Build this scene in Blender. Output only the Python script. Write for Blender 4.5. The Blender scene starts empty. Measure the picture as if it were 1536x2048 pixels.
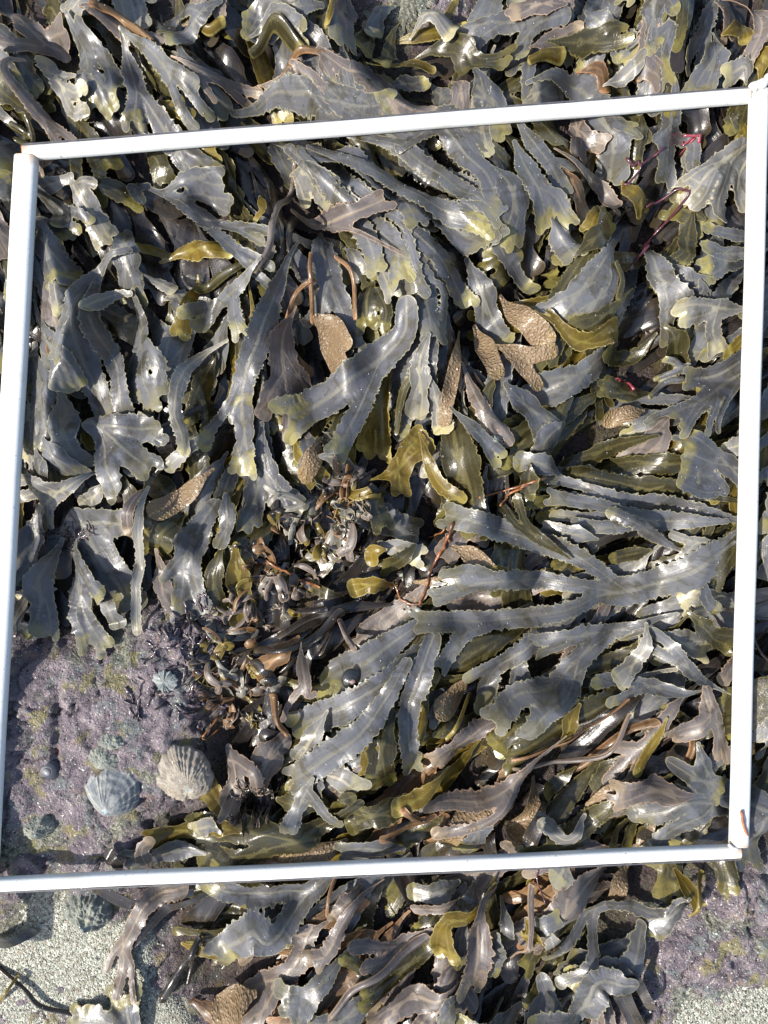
import bpy, math, random
import numpy as np
random.seed(7); rng = np.random.default_rng(7)
MM = 0.001
# ------------------------------------------------------------------ camera
FPX, CX, CY, ZC = 1479.0, 768.0, 1024.0, 0.531      # photograph pixels, camera height in metres
scene = bpy.context.scene
cam_d = bpy.data.cameras.new('camera'); cam = bpy.data.objects.new('camera', cam_d)
scene.collection.objects.link(cam); cam.location = (0, 0, ZC)
cam_d.sensor_fit = 'VERTICAL'; cam_d.sensor_height = 36.0; cam_d.lens = 36.0 * FPX / 2048.0
cam_d.clip_start = 0.01; cam_d.clip_end = 100
scene.camera = cam
# ------------------------------------------------------------------ light
SUN_DIR = np.array([-0.74, -0.34, 0.76]); SUN_DIR = SUN_DIR / np.linalg.norm(SUN_DIR)
el = math.asin(SUN_DIR[2]); az = math.atan2(SUN_DIR[0], SUN_DIR[1])
w = bpy.data.worlds.new('World'); scene.world = w; w.use_nodes = True
nt = w.node_tree; bg = nt.nodes['Background']
sky = nt.nodes.new('ShaderNodeTexSky'); sky.sky_type = 'NISHITA'; sky.sun_disc = False
sky.sun_elevation = el; sky.sun_rotation = az; sky.air_density = 1.0; sky.dust_density = 2.0; sky.ozone_density = 1.0
nt.links.new(sky.outputs[0], bg.inputs[0]); bg.inputs[1].default_value = 0.12
sl = bpy.data.lights.new('sun', 'SUN'); sl.energy = 4.6; sl.angle = math.radians(1.2); sl.color = (1.0, 0.945, 0.86)
so = bpy.data.objects.new('sun', sl); scene.collection.objects.link(so)
from mathutils import Vector, Matrix
so.rotation_euler = Vector(SUN_DIR).to_track_quat('Z', 'Y').to_euler()
scene.view_settings.view_transform = 'Standard'; scene.view_settings.look = 'None'
scene.view_settings.exposure = 0.68; scene.view_settings.gamma = 1.0
scene.cycles.max_bounces = 6; scene.cycles.diffuse_bounces = 3; scene.cycles.glossy_bounces = 3
scene.cycles.transmission_bounces = 4; scene.cycles.use_fast_gi = False
scene.cycles.caustics_reflective = False; scene.cycles.caustics_refractive = False
col = scene.collection

def W(x, y, z=0.0):
    k = (ZC - z) / FPX
    return (x - CX) * k, -(y - CY) * k
def PXMM(z=0.03): return (ZC - z) / FPX            # metres per photo pixel

# ------------------------------------------------------------------ numpy noise
def vnoise(x, y, scale, seed):
    r = np.random.default_rng(seed); N = 256; g = r.random((N, N))
    u = x / scale + 1000.0; v = y / scale + 1000.0
    iu = np.floor(u).astype(int); iv = np.floor(v).astype(int); fu = u - iu; fv = v - iv
    fu = fu * fu * (3 - 2 * fu); fv = fv * fv * (3 - 2 * fv)
    a = g[iu % N, iv % N]; b = g[(iu + 1) % N, iv % N]; c = g[iu % N, (iv + 1) % N]; d = g[(iu + 1) % N, (iv + 1) % N]
    return (a * (1 - fu) + b * fu) * (1 - fv) + (c * (1 - fu) + d * fu) * fv * 1.0
def fbm(x, y, scale, seed, oct=4, gain=0.5):
    s = 0; a = 1; t = 0
    for o in range(oct):
        s = s + a * (vnoise(x, y, scale / 2 ** o, seed + 17 * o) - 0.5); t += a; a *= gain
    return s / t * 2
def sstep(a, b, x):
    t = np.clip((x - a) / (b - a), 0, 1); return t * t * (3 - 2 * t)

# ------------------------------------------------------------------ materials
def mk(name):
    m = bpy.data.materials.new(name); m.use_nodes = True
    n = m.node_tree; b = n.nodes['Principled BSDF']; return m, n, b
class NB:
    def __init__(s, n): s.n = n
    def link(s, a, b): s.n.links.new(a, b)
    def val(s, sock, v):
        if isinstance(v, bpy.types.NodeSocket): s.link(v, sock)
        elif v is not None: sock.default_value = v
    def math(s, op, a, b=None, c=None, clamp=False):
        m = s.n.nodes.new('ShaderNodeMath'); m.operation = op; m.use_clamp = clamp
        for i, v in enumerate((a, b, c)):
            if v is not None: s.val(m.inputs[i], v)
        return m.outputs[0]
    def mix(s, f, a, b, mode='MIX'):
        m = s.n.nodes.new('ShaderNodeMix'); m.data_type = 'RGBA'; m.blend_type = mode
        s.val(m.inputs[0], f); s.val(m.inputs[6], a if isinstance(a, bpy.types.NodeSocket) else (*a, 1)); s.val(m.inputs[7], b if isinstance(b, bpy.types.NodeSocket) else (*b, 1))
        return m.outputs[2]
    def noise(s, vec, scale, detail=3, rough=0.55, dist=0.0):
        m = s.n.nodes.new('ShaderNodeTexNoise'); m.inputs['Scale'].default_value = scale; m.inputs['Detail'].default_value = detail
        m.inputs['Roughness'].default_value = rough; m.inputs['Distortion'].default_value = dist
        if vec is not None: s.link(vec, m.inputs['Vector'])
        return m.outputs
    def voro(s, vec, scale, feature='F1', rnd=1.0):
        m = s.n.nodes.new('ShaderNodeTexVoronoi'); m.feature = feature; m.inputs['Scale'].default_value = scale; m.inputs['Randomness'].default_value = rnd
        if vec is not None: s.link(vec, m.inputs['Vector'])
        return m.outputs
    def ramp(s, f, lo, hi, a=0.0, b=1.0):
        m = s.n.nodes.new('ShaderNodeMapRange'); m.interpolation_type = 'SMOOTHSTEP'
        s.val(m.inputs[0], f); m.inputs[1].default_value = lo; m.inputs[2].default_value = hi; m.inputs[3].default_value = a; m.inputs[4].default_value = b
        return m.outputs[0]
    def cramp(s, f, stops):
        m = s.n.nodes.new('ShaderNodeValToRGB'); e = m.color_ramp.elements
        while len(e) < len(stops): e.new(0.5)
        for i, (p, c) in enumerate(stops): e[i].position = p; e[i].color = (*c, 1)
        s.val(m.inputs[0], f); return m.outputs[0]
    def attr(s, name):
        m = s.n.nodes.new('ShaderNodeAttribute'); m.attribute_name = name; return m.outputs
    def xyz(s, v):
        m = s.n.nodes.new('ShaderNodeSeparateXYZ'); s.link(v, m.inputs[0]); return m.outputs
    def comb(s, a, b, c):
        m = s.n.nodes.new('ShaderNodeCombineXYZ'); s.val(m.inputs[0], a); s.val(m.inputs[1], b); s.val(m.inputs[2], c); return m.outputs[0]
    def bump(s, h, strength, dist, normal=None):
        m = s.n.nodes.new('ShaderNodeBump'); m.inputs['Strength'].default_value = strength; m.inputs['Distance'].default_value = dist
        s.link(h, m.inputs['Height']);
        if normal is not None: s.link(normal, m.inputs['Normal'])
        return m.outputs[0]
    def pos(s):
        return s.n.nodes.new('ShaderNodeNewGeometry').outputs['Position']

#        base            alt blotch         tip              rib              rim              wet  rough transl  transcolour
STY = {
 'g': ((.110,.114,.128),(.064,.058,.042),(.27,.240,.085),(.175,.170,.145),(.32,.295,.18), .34, .40, .06, (.24,.19,.04)),
 'm': ((.125,.110,.106),(.080,.060,.046),(.26,.20,.130),(.26,.21,.160),(.42,.29,.19), .12, .46, .06, (.28,.15,.05)),
 'o': ((.052,.046,.020),(.036,.032,.014),(.22,.19,.045),(.13,.115,.050),(.22,.19,.07), .55, .28, .14, (.26,.19,.02)),
 'y': ((.185,.128,.022),(.110,.080,.014),(.44,.37,.110),(.28,.23,.055),(.50,.43,.16), .35, .32, .32, (.50,.36,.04)),
 't': ((.165,.100,.046),(.085,.048,.026),(.34,.18,.080),(.30,.18,.090),(.45,.24,.12), .20, .42, .16, (.50,.22,.05)),
 'p': ((.200,.198,.192),(.110,.103,.085),(.42,.38,.200),(.38,.35,.26),(.50,.44,.30), .14, .36, .12, (.36,.28,.09)),
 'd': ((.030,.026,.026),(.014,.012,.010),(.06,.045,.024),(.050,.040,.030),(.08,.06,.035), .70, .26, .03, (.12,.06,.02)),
 'b': ((.300,.215,.130),(.190,.130,.070),(.32,.23,.100),(.32,.23,.14),(.36,.26,.15), .15, .40, .14, (.42,.25,.07)),
}
MATNAME = {'g':'grey_frond','m':'mauve_brown_frond','o':'olive_frond','y':'yellow_frond','t':'tan_frond','p':'pale_frond','d':'dark_frond','b':'bumpy_frond'}
def frond_material(k, ribmat=False):
    base, alt, tip, rib, rim, wet, rough, tra, tcol = STY[k]
    m, n, b = mk(MATNAME[k] + ('_rib' if ribmat else '')); q = NB(n)
    fr = q.xyz(q.attr('fr')[1])            # tt, edge mm, rib closeness
    fl = q.attr('flow')[1]; fx = q.xyz(fl)  # lateral m, along m, seed
    seed = fx[2]
    vein_v = q.comb(q.math('MULTIPLY', fx[0], 900), q.math('MULTIPLY', fx[1], 60), seed)
    vein = q.noise(vein_v, 1.0, 3, .6)[0]
    px_ = q.xyz(q.pos()); pv = q.comb(q.math('MULTIPLY', px_[0], 1000), q.math('MULTIPLY', px_[1], 1000), q.math('MULTIPLY', seed, 7.3))
    blot = q.noise(pv, 0.075, 4, .6, .6)[0]
    fine = q.noise(pv, 0.8, 3, .6)[0]
    hue = q.noise(q.comb(seed, 0, 0), 1.7, 0)[0]
    c = q.mix(q.ramp(blot, .42, .72), base, alt)
    bright = q.math('ADD', .55, q.math('MULTIPLY', hue, .80))
    c = q.mix(1.0, c, q.comb(bright, bright, q.math('ADD', .66, q.math('MULTIPLY', hue, .62))), 'MULTIPLY')
    c = q.mix(q.math('MULTIPLY', q.ramp(vein, .40, .66), .20), c, rib)
    # olive / yellow growing tips
    tipf = q.math('MULTIPLY', q.ramp(q.math('ADD', fr[0], q.math('MULTIPLY', q.math('SUBTRACT', blot, .5), .35)), .90, 1.03), q.ramp(seed, 1.0, 7.0, .2, 1.0))
    c = q.mix(tipf, c, tip)
    c = q.mix(q.math('MULTIPLY', q.ramp(fr[2], .15, .9), .85 if ribmat else .6), c, rib)
    c = q.mix(q.ramp(fr[1], 0.55, 0.1, 0, .75), c, rim)
    # small dark specks and pale salt dots
    sp = q.voro(pv, 0.22)[0]
    c = q.mix(q.ramp(sp, .13, .07, 0, .55), c, tuple(x * .35 for x in alt))
    # wet film: darker colour, mirror-like gloss, in patches with their own shape
    wn = q.noise(pv, 0.055, 3, .55, 1.2)[0]
    wetm = q.ramp(wn, .62 - .30 * wet, .66 - .30 * wet)
    c = q.mix(q.math('MULTIPLY', wetm, .45), c, q.mix(1.0, c, (.55, .50, .36), 'MULTIPLY'))
    q.link(c, b.inputs['Base Color'])
    q.link(q.math('ADD', q.math('MULTIPLY', q.math('SUBTRACT', 1.0, wetm), q.math('ADD', rough - .1, q.math('MULTIPLY', fine, .2))), q.math('MULTIPLY', wetm, .27)), b.inputs['Roughness'])
    b.inputs['IOR'].default_value = 1.5
    b.inputs['Specular IOR Level'].default_value = .5
    q.link(q.math('MULTIPLY', q.math('ADD', .12, wetm), .70, clamp=True), b.inputs['Coat Weight'])
    b.inputs['Coat Roughness'].default_value = .20
    b.inputs['Coat IOR'].default_value = 1.4
    h = q.math('ADD', q.math('MULTIPLY', vein, .6), q.math('MULTIPLY', fine, .16))
    h = q.math('ADD', h, q.math('MULTIPLY', blot, 1.3))
    if k == 'b':
        v1 = q.voro(pv, 0.62, 'SMOOTH_F1')[0]
        h = q.math('ADD', q.math('MULTIPLY', h, .3), q.math('MULTIPLY', q.ramp(v1, .55, .1), 1.6))
        c2 = q.mix(q.ramp(v1, .2, .5, 0, .65), c, alt); q.link(c2, b.inputs['Base Color'])
        nn = q.bump(h, .85, .00050)
    else:
        nn = q.bump(h, .55, .0009)
    # broad wrinkles
    q.link(nn, b.inputs['Normal'])
    tr = n.nodes.new('ShaderNodeBsdfTranslucent'); tr.inputs[0].default_value = (*tcol, 1); q.link(nn, tr.inputs['Normal'])
    ms = n.nodes.new('ShaderNodeMixShader'); ms.inputs[0].default_value = tra
    q.link(b.outputs[0], ms.inputs[1]); q.link(tr.outputs[0], ms.inputs[2])
    q.link(ms.outputs[0], n.nodes['Material Output'].inputs[0])
    return m
MAT = {k: frond_material(k) for k in STY}
MATR = {k: frond_material(k, True) for k in STY}

def simple(name, c1, c2, scale=60, rough=.5, coat=0.0, bump=.4, dist=.001, metal=0):
    m, n, b = mk(name); q = NB(n); p = q.pos()
    nz = q.noise(p, scale, 4, .6)[0]
    q.link(q.mix(q.ramp(nz, .35, .65), c1, c2), b.inputs['Base Color'])
    b.inputs['Roughness'].default_value = rough; b.inputs['Coat Weight'].default_value = coat; b.inputs['Coat Roughness'].default_value = .08
    q.link(q.bump(q.noise(p, scale * 6, 3, .6)[0], bump, dist), b.inputs['Normal']); return m

def rock_material():
    m, n, b = mk('encrusted_rock'); q = NB(n); p = q.pos()
    big = q.noise(p, 22, 5, .62, .4)[0]; mid = q.noise(p, 75, 5, .65, .5)[0]; fine = q.noise(p, 420, 4, .7)[0]; fine2 = q.noise(p, 900, 3, .7)[0]
    c = q.cramp(mid, [(0.30, (.070, .060, .070)), (0.44, (.190, .155, .180)), (.56, (.30, .245, .27)), (.72, (.47, .40, .41))])
    gr = q.cramp(fine, [(0.33, (.070, .075, .060)), (.50, (.25, .25, .19)), (.66, (.47, .46, .37))])
    c = q.mix(q.ramp(big, .50, .58), c, gr)
    yl = q.noise(p, 48, 3, .6, .3)[1]; ylx = q.xyz(yl)
    c = q.mix(q.ramp(ylx[0], .56, .64, 0, .75), c, q.mix(fine, (.16, .15, .04), (.46, .40, .17)))
    c = q.mix(q.ramp(ylx[1], .55, .65, 0, .6), c, q.mix(fine, (.06, .09, .09), (.30, .37, .36)))
    c = q.mix(q.ramp(ylx[2], .62, .70, 0, .5), c, (.42, .27, .21))
    hol = q.voro(p, 110)[0]
    c = q.mix(q.ramp(hol, .10, .04, 0, .9), c, (.012, .01, .012))
    cr = q.ramp(q.noise(p, 260, 2, .5)[0], .40, .30)
    c = q.mix(q.math('MULTIPLY', cr, .7), c, (.03, .028, .03))
    sp = q.voro(p, 650); spx = q.xyz(sp[1])
    c = q.mix(q.math('MULTIPLY', q.ramp(sp[0], .42, .25), q.ramp(spx[0], .80, .86)), c, q.mix(spx[1], (.72, .70, .60), (.42, .50, .44)))
    # canopy shade painted in: rock colour darkened where the weed covers it
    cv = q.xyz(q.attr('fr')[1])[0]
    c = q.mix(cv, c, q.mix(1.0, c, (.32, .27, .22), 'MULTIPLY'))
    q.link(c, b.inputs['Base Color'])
    q.link(q.ramp(fine, .3, .7, .45, .8), b.inputs['Roughness'])
    b.inputs['Coat Weight'].default_value = .06; b.inputs['Coat Roughness'].default_value = .12
    h = q.math('ADD', q.math('MULTIPLY', mid, 2.2), q.math('ADD', q.math('MULTIPLY', fine, 1.1), q.math('MULTIPLY', fine2, .5)))
    h = q.math('SUBTRACT', h, q.math('MULTIPLY', q.ramp(hol, .12, .05), 1.0))
    q.link(q.bump(h, 1.0, .0042), b.inputs['Normal']); return m
def sand_material():
    m, n, b = mk('shell_sand'); q = NB(n); p = q.pos()
    v = q.voro(p, 620); vx = q.xyz(v[1]); v2 = q.voro(p, 1150); v2x = q.xyz(v2[1])
    c = q.cramp(vx[0], [(0.0, (.05, .045, .04)), (.16, (.17, .165, .125)), (.45, (.27, .27, .205)), (.75, (.36, .37, .29)), (.92, (.58, .57, .49))])
    c2 = q.cramp(v2x[1], [(0.0, (.03, .03, .03)), (.20, (.14, .14, .105)), (.6, (.29, .31, .245)), (.95, (.60, .61, .53))])
    c = q.mix(q.ramp(vx[2], .4, .6), c, c2)
    c = q.mix(q.ramp(vx[1], .95, .97), c, (.26, .20, .15))
    c = q.mix(q.ramp(q.noise(p, 30, 4, .6)[0], .45, .75, 0, .45), c, (.20, .19, .14))
    q.link(c, b.inputs['Base Color']); b.inputs['Roughness'].default_value = .5; b.inputs['Coat Weight'].default_value = .25; b.inputs['Coat Roughness'].default_value = .2
    h = q.math('ADD', q.math('MULTIPLY', q.ramp(v[0], .6, .1), 1.0), q.math('MULTIPLY', q.ramp(v2[0], .6, .1), .5))
    q.link(q.bump(h, .9, .0007), b.inputs['Normal']); return m
def plastic_material():
    m, n, b = mk('white_plastic'); q = NB(n); p = q.pos()
    dirt = q.noise(p, 40, 5, .65, .4)[0]; sc = q.noise(p, 600, 2, .5)[0]
    c = q.mix(q.ramp(dirt, .50, .78, 0, .45), (.76, .78, .77), (.50, .46, .36))
    v = q.voro(p, 95); c = q.mix(q.ramp(v[0], .055, .03, 0, .8), c, (.12, .11, .10))
    c = q.mix(q.ramp(q.noise(p, 240, 4, .7)[0], .64, .70, 0, .6), c, (.30, .27, .22))
    # rust and grime near the cut ends
    e = q.math('MULTIPLY', q.xyz(q.attr('fr')[1])[0], .75)
    em = q.math('MULTIPLY', e, q.ramp(q.noise(p, 110, 4, .65, .5)[0], .38, .62))
    c = q.mix(em, c, (.42, .22, .07))
    q.link(c, b.inputs['Base Color']); b.inputs['Roughness'].default_value = .36
    q.link(q.bump(q.math('ADD', q.math('MULTIPLY', dirt, 1.0), sc), .25, .0004), b.inputs['Normal']); return m

# ------------------------------------------------------------------ mesh helpers
def mesh_np(name, V, F, mats, attrs=None, mi=None, smooth=True):
    me = bpy.data.meshes.new(name); nv, nf = len(V), len(F); k = F.shape[1]
    me.vertices.add(nv); me.vertices.foreach_set('co', np.ascontiguousarray(V, dtype=np.float32).ravel())
    me.loops.add(nf * k); me.loops.foreach_set('vertex_index', F.astype(np.int32).ravel())
    me.polygons.add(nf); me.polygons.foreach_set('loop_start', np.arange(0, nf * k, k, dtype=np.int32)); me.polygons.foreach_set('loop_total', np.full(nf, k, dtype=np.int32))
    for m in (mats if isinstance(mats, (list, tuple)) else [mats]): me.materials.append(m)
    if mi is not None: me.polygons.foreach_set('material_index', mi.astype(np.int32))
    me.update(calc_edges=True)
    me.polygons.foreach_set('use_smooth', np.full(nf, smooth))
    for an, av in (attrs or {}).items():
        a = me.attributes.new(an, 'FLOAT_VECTOR', 'POINT'); a.data.foreach_set('vector', np.ascontiguousarray(av, dtype=np.float32).ravel())
    return me
def add_obj(name, me, parent=None, loc=(0, 0, 0)):
    o = bpy.data.objects.new(name, me); col.objects.link(o); o.location = loc
    if parent is not None: o.parent = parent
    return o
def tag(o, label, cat, group=None, kind=None):
    if label: o['label'] = label
    if cat: o['category'] = cat
    if group: o['group'] = group
    if kind: o['kind'] = kind
    return o
def empty(name, loc):
    o = bpy.data.objects.new(name, None); o.empty_display_size = .01; col.objects.link(o); o.location = loc; return o
def tube_np(P, R, ns=10, closed_ends=True):
    P = np.asarray(P, float); R = np.asarray(R, float); n = len(P)
    T = np.gradient(P, axis=0); T /= np.linalg.norm(T, axis=1)[:, None] + 1e-12
    up = np.array([0, 0, 1.0]); A = np.cross(T, up); bad = np.linalg.norm(A, axis=1) < .1; A[bad] = np.cross(T[bad], [1.0, 0, 0])
    A /= np.linalg.norm(A, axis=1)[:, None]; B = np.cross(A, T)
    th = np.linspace(0, 2 * np.pi, ns, endpoint=False)
    V = (P[:, None] + R[:, None, None] * (np.cos(th)[None, :, None] * A[:, None] + np.sin(th)[None, :, None] * B[:, None])).reshape(-1, 3)
    F = []
    for i in range(n - 1):
        for j in range(ns):
            a = i * ns + j; b_ = i * ns + (j + 1) % ns; F.append((a, b_, b_ + ns, a + ns))
    if closed_ends:
        V = np.vstack([V, P[0], P[-1]])
        for j in range(ns):
            F.append((n * ns, (j + 1) % ns, j, j)); F.append((n * ns + 1, (n - 1) * ns + j, (n - 1) * ns + (j + 1) % ns, (n - 1) * ns + (j + 1) % ns))
    return V, np.array(F)
def quads_to_mesh(name, V, F, mat, smooth=True, attrs=None):
    """accepts faces with a repeated last index as triangles"""
    me = bpy.data.meshes.new(name)
    me.from_pydata([tuple(v) for v in V], [], [tuple(f[:3]) if len(f) == 4 and f[2] == f[3] else tuple(f) for f in F])
    for m in (mat if isinstance(mat, (list, tuple)) else [mat]): me.materials.append(m)
    me.polygons.foreach_set('use_smooth', np.full(len(me.polygons), smooth))
    for an, av in (attrs or {}).items():
        a = me.attributes.new(an, 'FLOAT_VECTOR', 'POINT'); a.data.foreach_set('vector', np.ascontiguousarray(av, dtype=np.float32).ravel())
    me.update(); return me

# ------------------------------------------------------------------ regions (photo pixels)
ROCK_L = [(-200, 1235), (40, 1235), (100, 1275), (190, 1280), (262, 1225), (330, 1190), (420, 1205), (500, 1225), (480, 1260), (425, 1350), (405, 1480), (415, 1560), (425, 1600), (310, 1640), (285, 1700), (300, 1760), (240, 1800), (330, 1850), (330, 1960), (420, 2048), (400, 2300), (-300, 2300)]
ROCK_R = [(1700, 1700), (1440, 1715), (1400, 1745), (1300, 1850), (1240, 1930), (1262, 2060), (1250, 2300), (1900, 2300), (1900, 1700)]
ROCK_T = [(740, -200), (740, 30), (800, 62), (870, 58), (930, 30), (960, -10), (960, -200)]
def inpoly(x, y, poly):
    x = np.asarray(x, float); y = np.asarray(y, float); c = np.zeros(x.shape, bool); n = len(poly)
    for i in range(n):
        x1, y1 = poly[i]; x2, y2 = poly[(i + 1) % n]
        if y1 == y2: continue
        hit = ((y1 > y) != (y2 > y)) & (x < (x2 - x1) * (y - y1) / (y2 - y1) + x1); c ^= hit
    return c
def bare(x, y): return inpoly(x, y, ROCK_L) | inpoly(x, y, ROCK_R) | inpoly(x, y, ROCK_T)

# ------------------------------------------------------------------ ground
GD = 0.00125
X0, Y0, X1, Y1 = -0.42, -0.52, 0.42, 0.52
NX, NY = int((X1 - X0) / GD), int((Y1 - Y0) / GD)
gx = X0 + np.arange(NX) * GD; gy = Y0 + np.arange(NY) * GD
GX, GY = np.meshgrid(gx, gy, indexing='ij')
def blur(a, r, it=2):
    for _ in range(it):
        for ax in (0, 1):
            p = np.pad(a, [(r + 1, r) if i == ax else (0, 0) for i in (0, 1)], mode='edge'); c = np.cumsum(p, axis=ax)
            a = (c[2 * r + 1:, :] - c[:-2 * r - 1, :]) / (2 * r + 1) if ax == 0 else (c[:, 2 * r + 1:] - c[:, :-2 * r - 1]) / (2 * r + 1)
    return a
def dil(a, r):
    for ax in (0, 1):
        b = a
        for k in range(1, r + 1):
            b = np.maximum(b, np.roll(a, k, ax)); b = np.maximum(b, np.roll(a, -k, ax))
        a = b
    return a
PXX = GX / PXMM(.01) + CX; PYY = -GY / PXMM(.01) + CY
bareL = inpoly(PXX, PYY, ROCK_L).astype(float); bareR = inpoly(PXX, PYY, ROCK_R).astype(float); bareA = bare(PXX, PYY).astype(float)
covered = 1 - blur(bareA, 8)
rl = blur(bareL, 18); rr = blur(bareR, 16)
rock = 0.5 + 5.0 * fbm(GX, GY, .060, 3, 5, .55) + (1.2 + 2.6 * bareA) * fbm(GX, GY, .010, 11, 4, .6)
rock += rl * 20 * sstep(1930, 1560, PYY + 120 * fbm(GX, GY, .05, 21, 4)) * 1.0
rock += 6 * np.exp(-(((PXX - 230) / 150) ** 2 + ((PYY - 1420) / 160) ** 2)) * rl
rock -= 7 * np.exp(-((PXX - 60) / 26) ** 2) * sstep(1330, 1280, PYY) * rl
rock += 9 * np.exp(-((PXX - 10) / 60) ** 2) * sstep(1330, 1400, PYY) * sstep(1900, 1700, PYY)
rock -= 5 * np.exp(-((PXX - 130 + (PYY - 1450) * .05) / 9) ** 2) * sstep(1300, 1420, PYY) * sstep(1600, 1500, PYY)
rr2 = rr * sstep(.25, .7, rr)
rock += rr * (15 + 6 * fbm(GX, GY, .035, 31, 3)) * sstep(1.0, .0, (PYY - 1900) / 200 + (PXX - 1450) / 300 * .6)
rock -= 9 * covered
rock += covered * (3.0 * fbm(GX, GY, .022, 161, 4, .6) + 2.0 * fbm(GX, GY, .008, 171, 3, .6))
rock -= 6 * np.abs(1 / (1 + (fbm(GX, GY, .045, 41, 3) / .035) ** 2)) * bareA * .45
for _ in range(150):
    px_, py_ = W(rng.uniform(-20, 430), rng.uniform(1250, 1900), .01) if _ < 100 else W(rng.uniform(1250, 1560), rng.uniform(1700, 2080), .01); pr_ = rng.uniform(.0012, .0034)
    d2_ = ((GX - px_) ** 2 + ((GY - py_) * rng.uniform(.6, 1.6)) ** 2) / pr_ ** 2; rock += (-1.9 if _ % 3 else 1.6) * np.exp(-d2_) * bareA
crk = np.abs(fbm(GX, GY, .055, 141, 5, .6)); rock -= 3.2 * np.exp(-(crk / .022) ** 2) * bareA
rock *= MM
sandz = (3.2 + .9 * fbm(GX, GY, .05, 51, 3) + .12 * fbm(GX, GY, .003, 52, 2)) * MM - covered * 40 * MM
bareT = blur(inpoly(PXX, PYY, ROCK_T).astype(float), 16); rock += (4 + 3 * fbm(GX, GY, .02, 61, 3)) * MM * bareT
sandz = sandz + MM * 3.0 * rr * sstep(1880, 2010, PYY) - MM * 4 * bareT
def grid_obj(name, Z, mat, attr, fall=.02):
    # inner detailed sheet that runs on outwards to the horizon through coarser rings
    ex = np.array([-30, -8, -2.5, -1.0, -.6]); xs = np.concatenate([ex, gx, -ex[::-1]]); ys = np.concatenate([ex, gy, -ex[::-1]])
    AX, AY = np.meshgrid(xs, ys, indexing='ij')
    pad = np.full(AX.shape, 0.0); pad[5:5 + NX, 5:5 + NY] = Z; pad[:5] = Z.mean(); pad[-5:] = Z.mean(); pad[:, :5] = Z.mean(); pad[:, -5:] = Z.mean()
    at = np.zeros(AX.shape + (3,)); at[5:5 + NX, 5:5 + NY, 0] = attr; 
    V = np.stack([AX, AY, pad], -1).reshape(-1, 3); n0, n1 = AX.shape; idx = np.arange(n0 * n1).reshape(n0, n1)
    F = np.stack([idx[:-1, :-1], idx[1:, :-1], idx[1:, 1:], idx[:-1, 1:]], -1).reshape(-1, 4)
    o = add_obj(name, mesh_np(name, V, F, mat, {'fr': at.reshape(-1, 3)})); o['kind'] = 'structure'; return o
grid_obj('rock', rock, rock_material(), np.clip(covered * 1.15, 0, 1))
sand_o = grid_obj('sand', sandz, sand_material(), covered * 0)
H = np.maximum(rock, sandz)
H0 = H.copy()

def hs(A, x, y):
    u = np.clip((x - X0) / GD, 0, NX - 1.001); v = np.clip((y - Y0) / GD, 0, NY - 1.001)
    i = u.astype(int); j = v.astype(int); fu = u - i; fv = v - j
    return (A[i, j] * (1 - fu) + A[i + 1, j] * fu) * (1 - fv) + (A[i, j + 1] * (1 - fu) + A[i + 1, j + 1] * fu) * fv

# ------------------------------------------------------------------ quadrat bars (defined first: the weed is kept below them)
BZ = 0.031
def Wv(x, y, z): return np.array([*W(x, y, z), z])
BARS = {  # start px, end px, width m, height m, start z shift
 'top':    ((50, 307), (1497, 193), .0093, .0092),
 'bottom': ((-120, 1773), (1478, 1701), .0090, .0092),
 'left':   ((54.5, 314), (-40, 1960), .0160, .0095),
 'right':  ((1517, 182), (1477, 1690), .0128, .0095),
}
BB = BZ - .0050
cap = np.full(GX.shape, 1.0)
for nme, (a, b_, wd, hh) in BARS.items():
    A = Wv(*a, BZ)[:2]; B = Wv(*b_, BZ)[:2]; d = B - A; L = np.linalg.norm(d); d /= L
    s = np.clip((GX - A[0]) * d[0] + (GY - A[1]) * d[1], 0, L); dd = np.hypot(GX - A[0] - s * d[0], GY - A[1] - s * d[1])
    cap = np.minimum(cap, BB - .0008 + np.maximum(0, dd - wd / 2 - .001) * .5)
CAPON = True

# ------------------------------------------------------------------ fronds
def catmull(P, step):
    P = np.asarray(P, float)
    if len(P) == 2: P = np.array([P[0], P[0] * .5 + P[1] * .5, P[1]])
    Q = np.vstack([2 * P[0] - P[1], P, 2 * P[-1] - P[-2]]); out = []
    for i in range(1, len(Q) - 2):
        L = np.linalg.norm(Q[i + 1][:2] - Q[i][:2]); k = max(2, int(L / step)); t = np.linspace(0, 1, k, endpoint=False)[:, None]
        a, b_, c, d = Q[i - 1], Q[i], Q[i + 1], Q[i + 2]
        out.append(.5 * ((2 * b_) + (-a + c) * t + (2 * a - 5 * b_ + 4 * c - d) * t ** 2 + (-a + 3 * b_ - 3 * c + d) * t ** 3))
    out.append(Q[-2][None]); return np.vstack(out)

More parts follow.
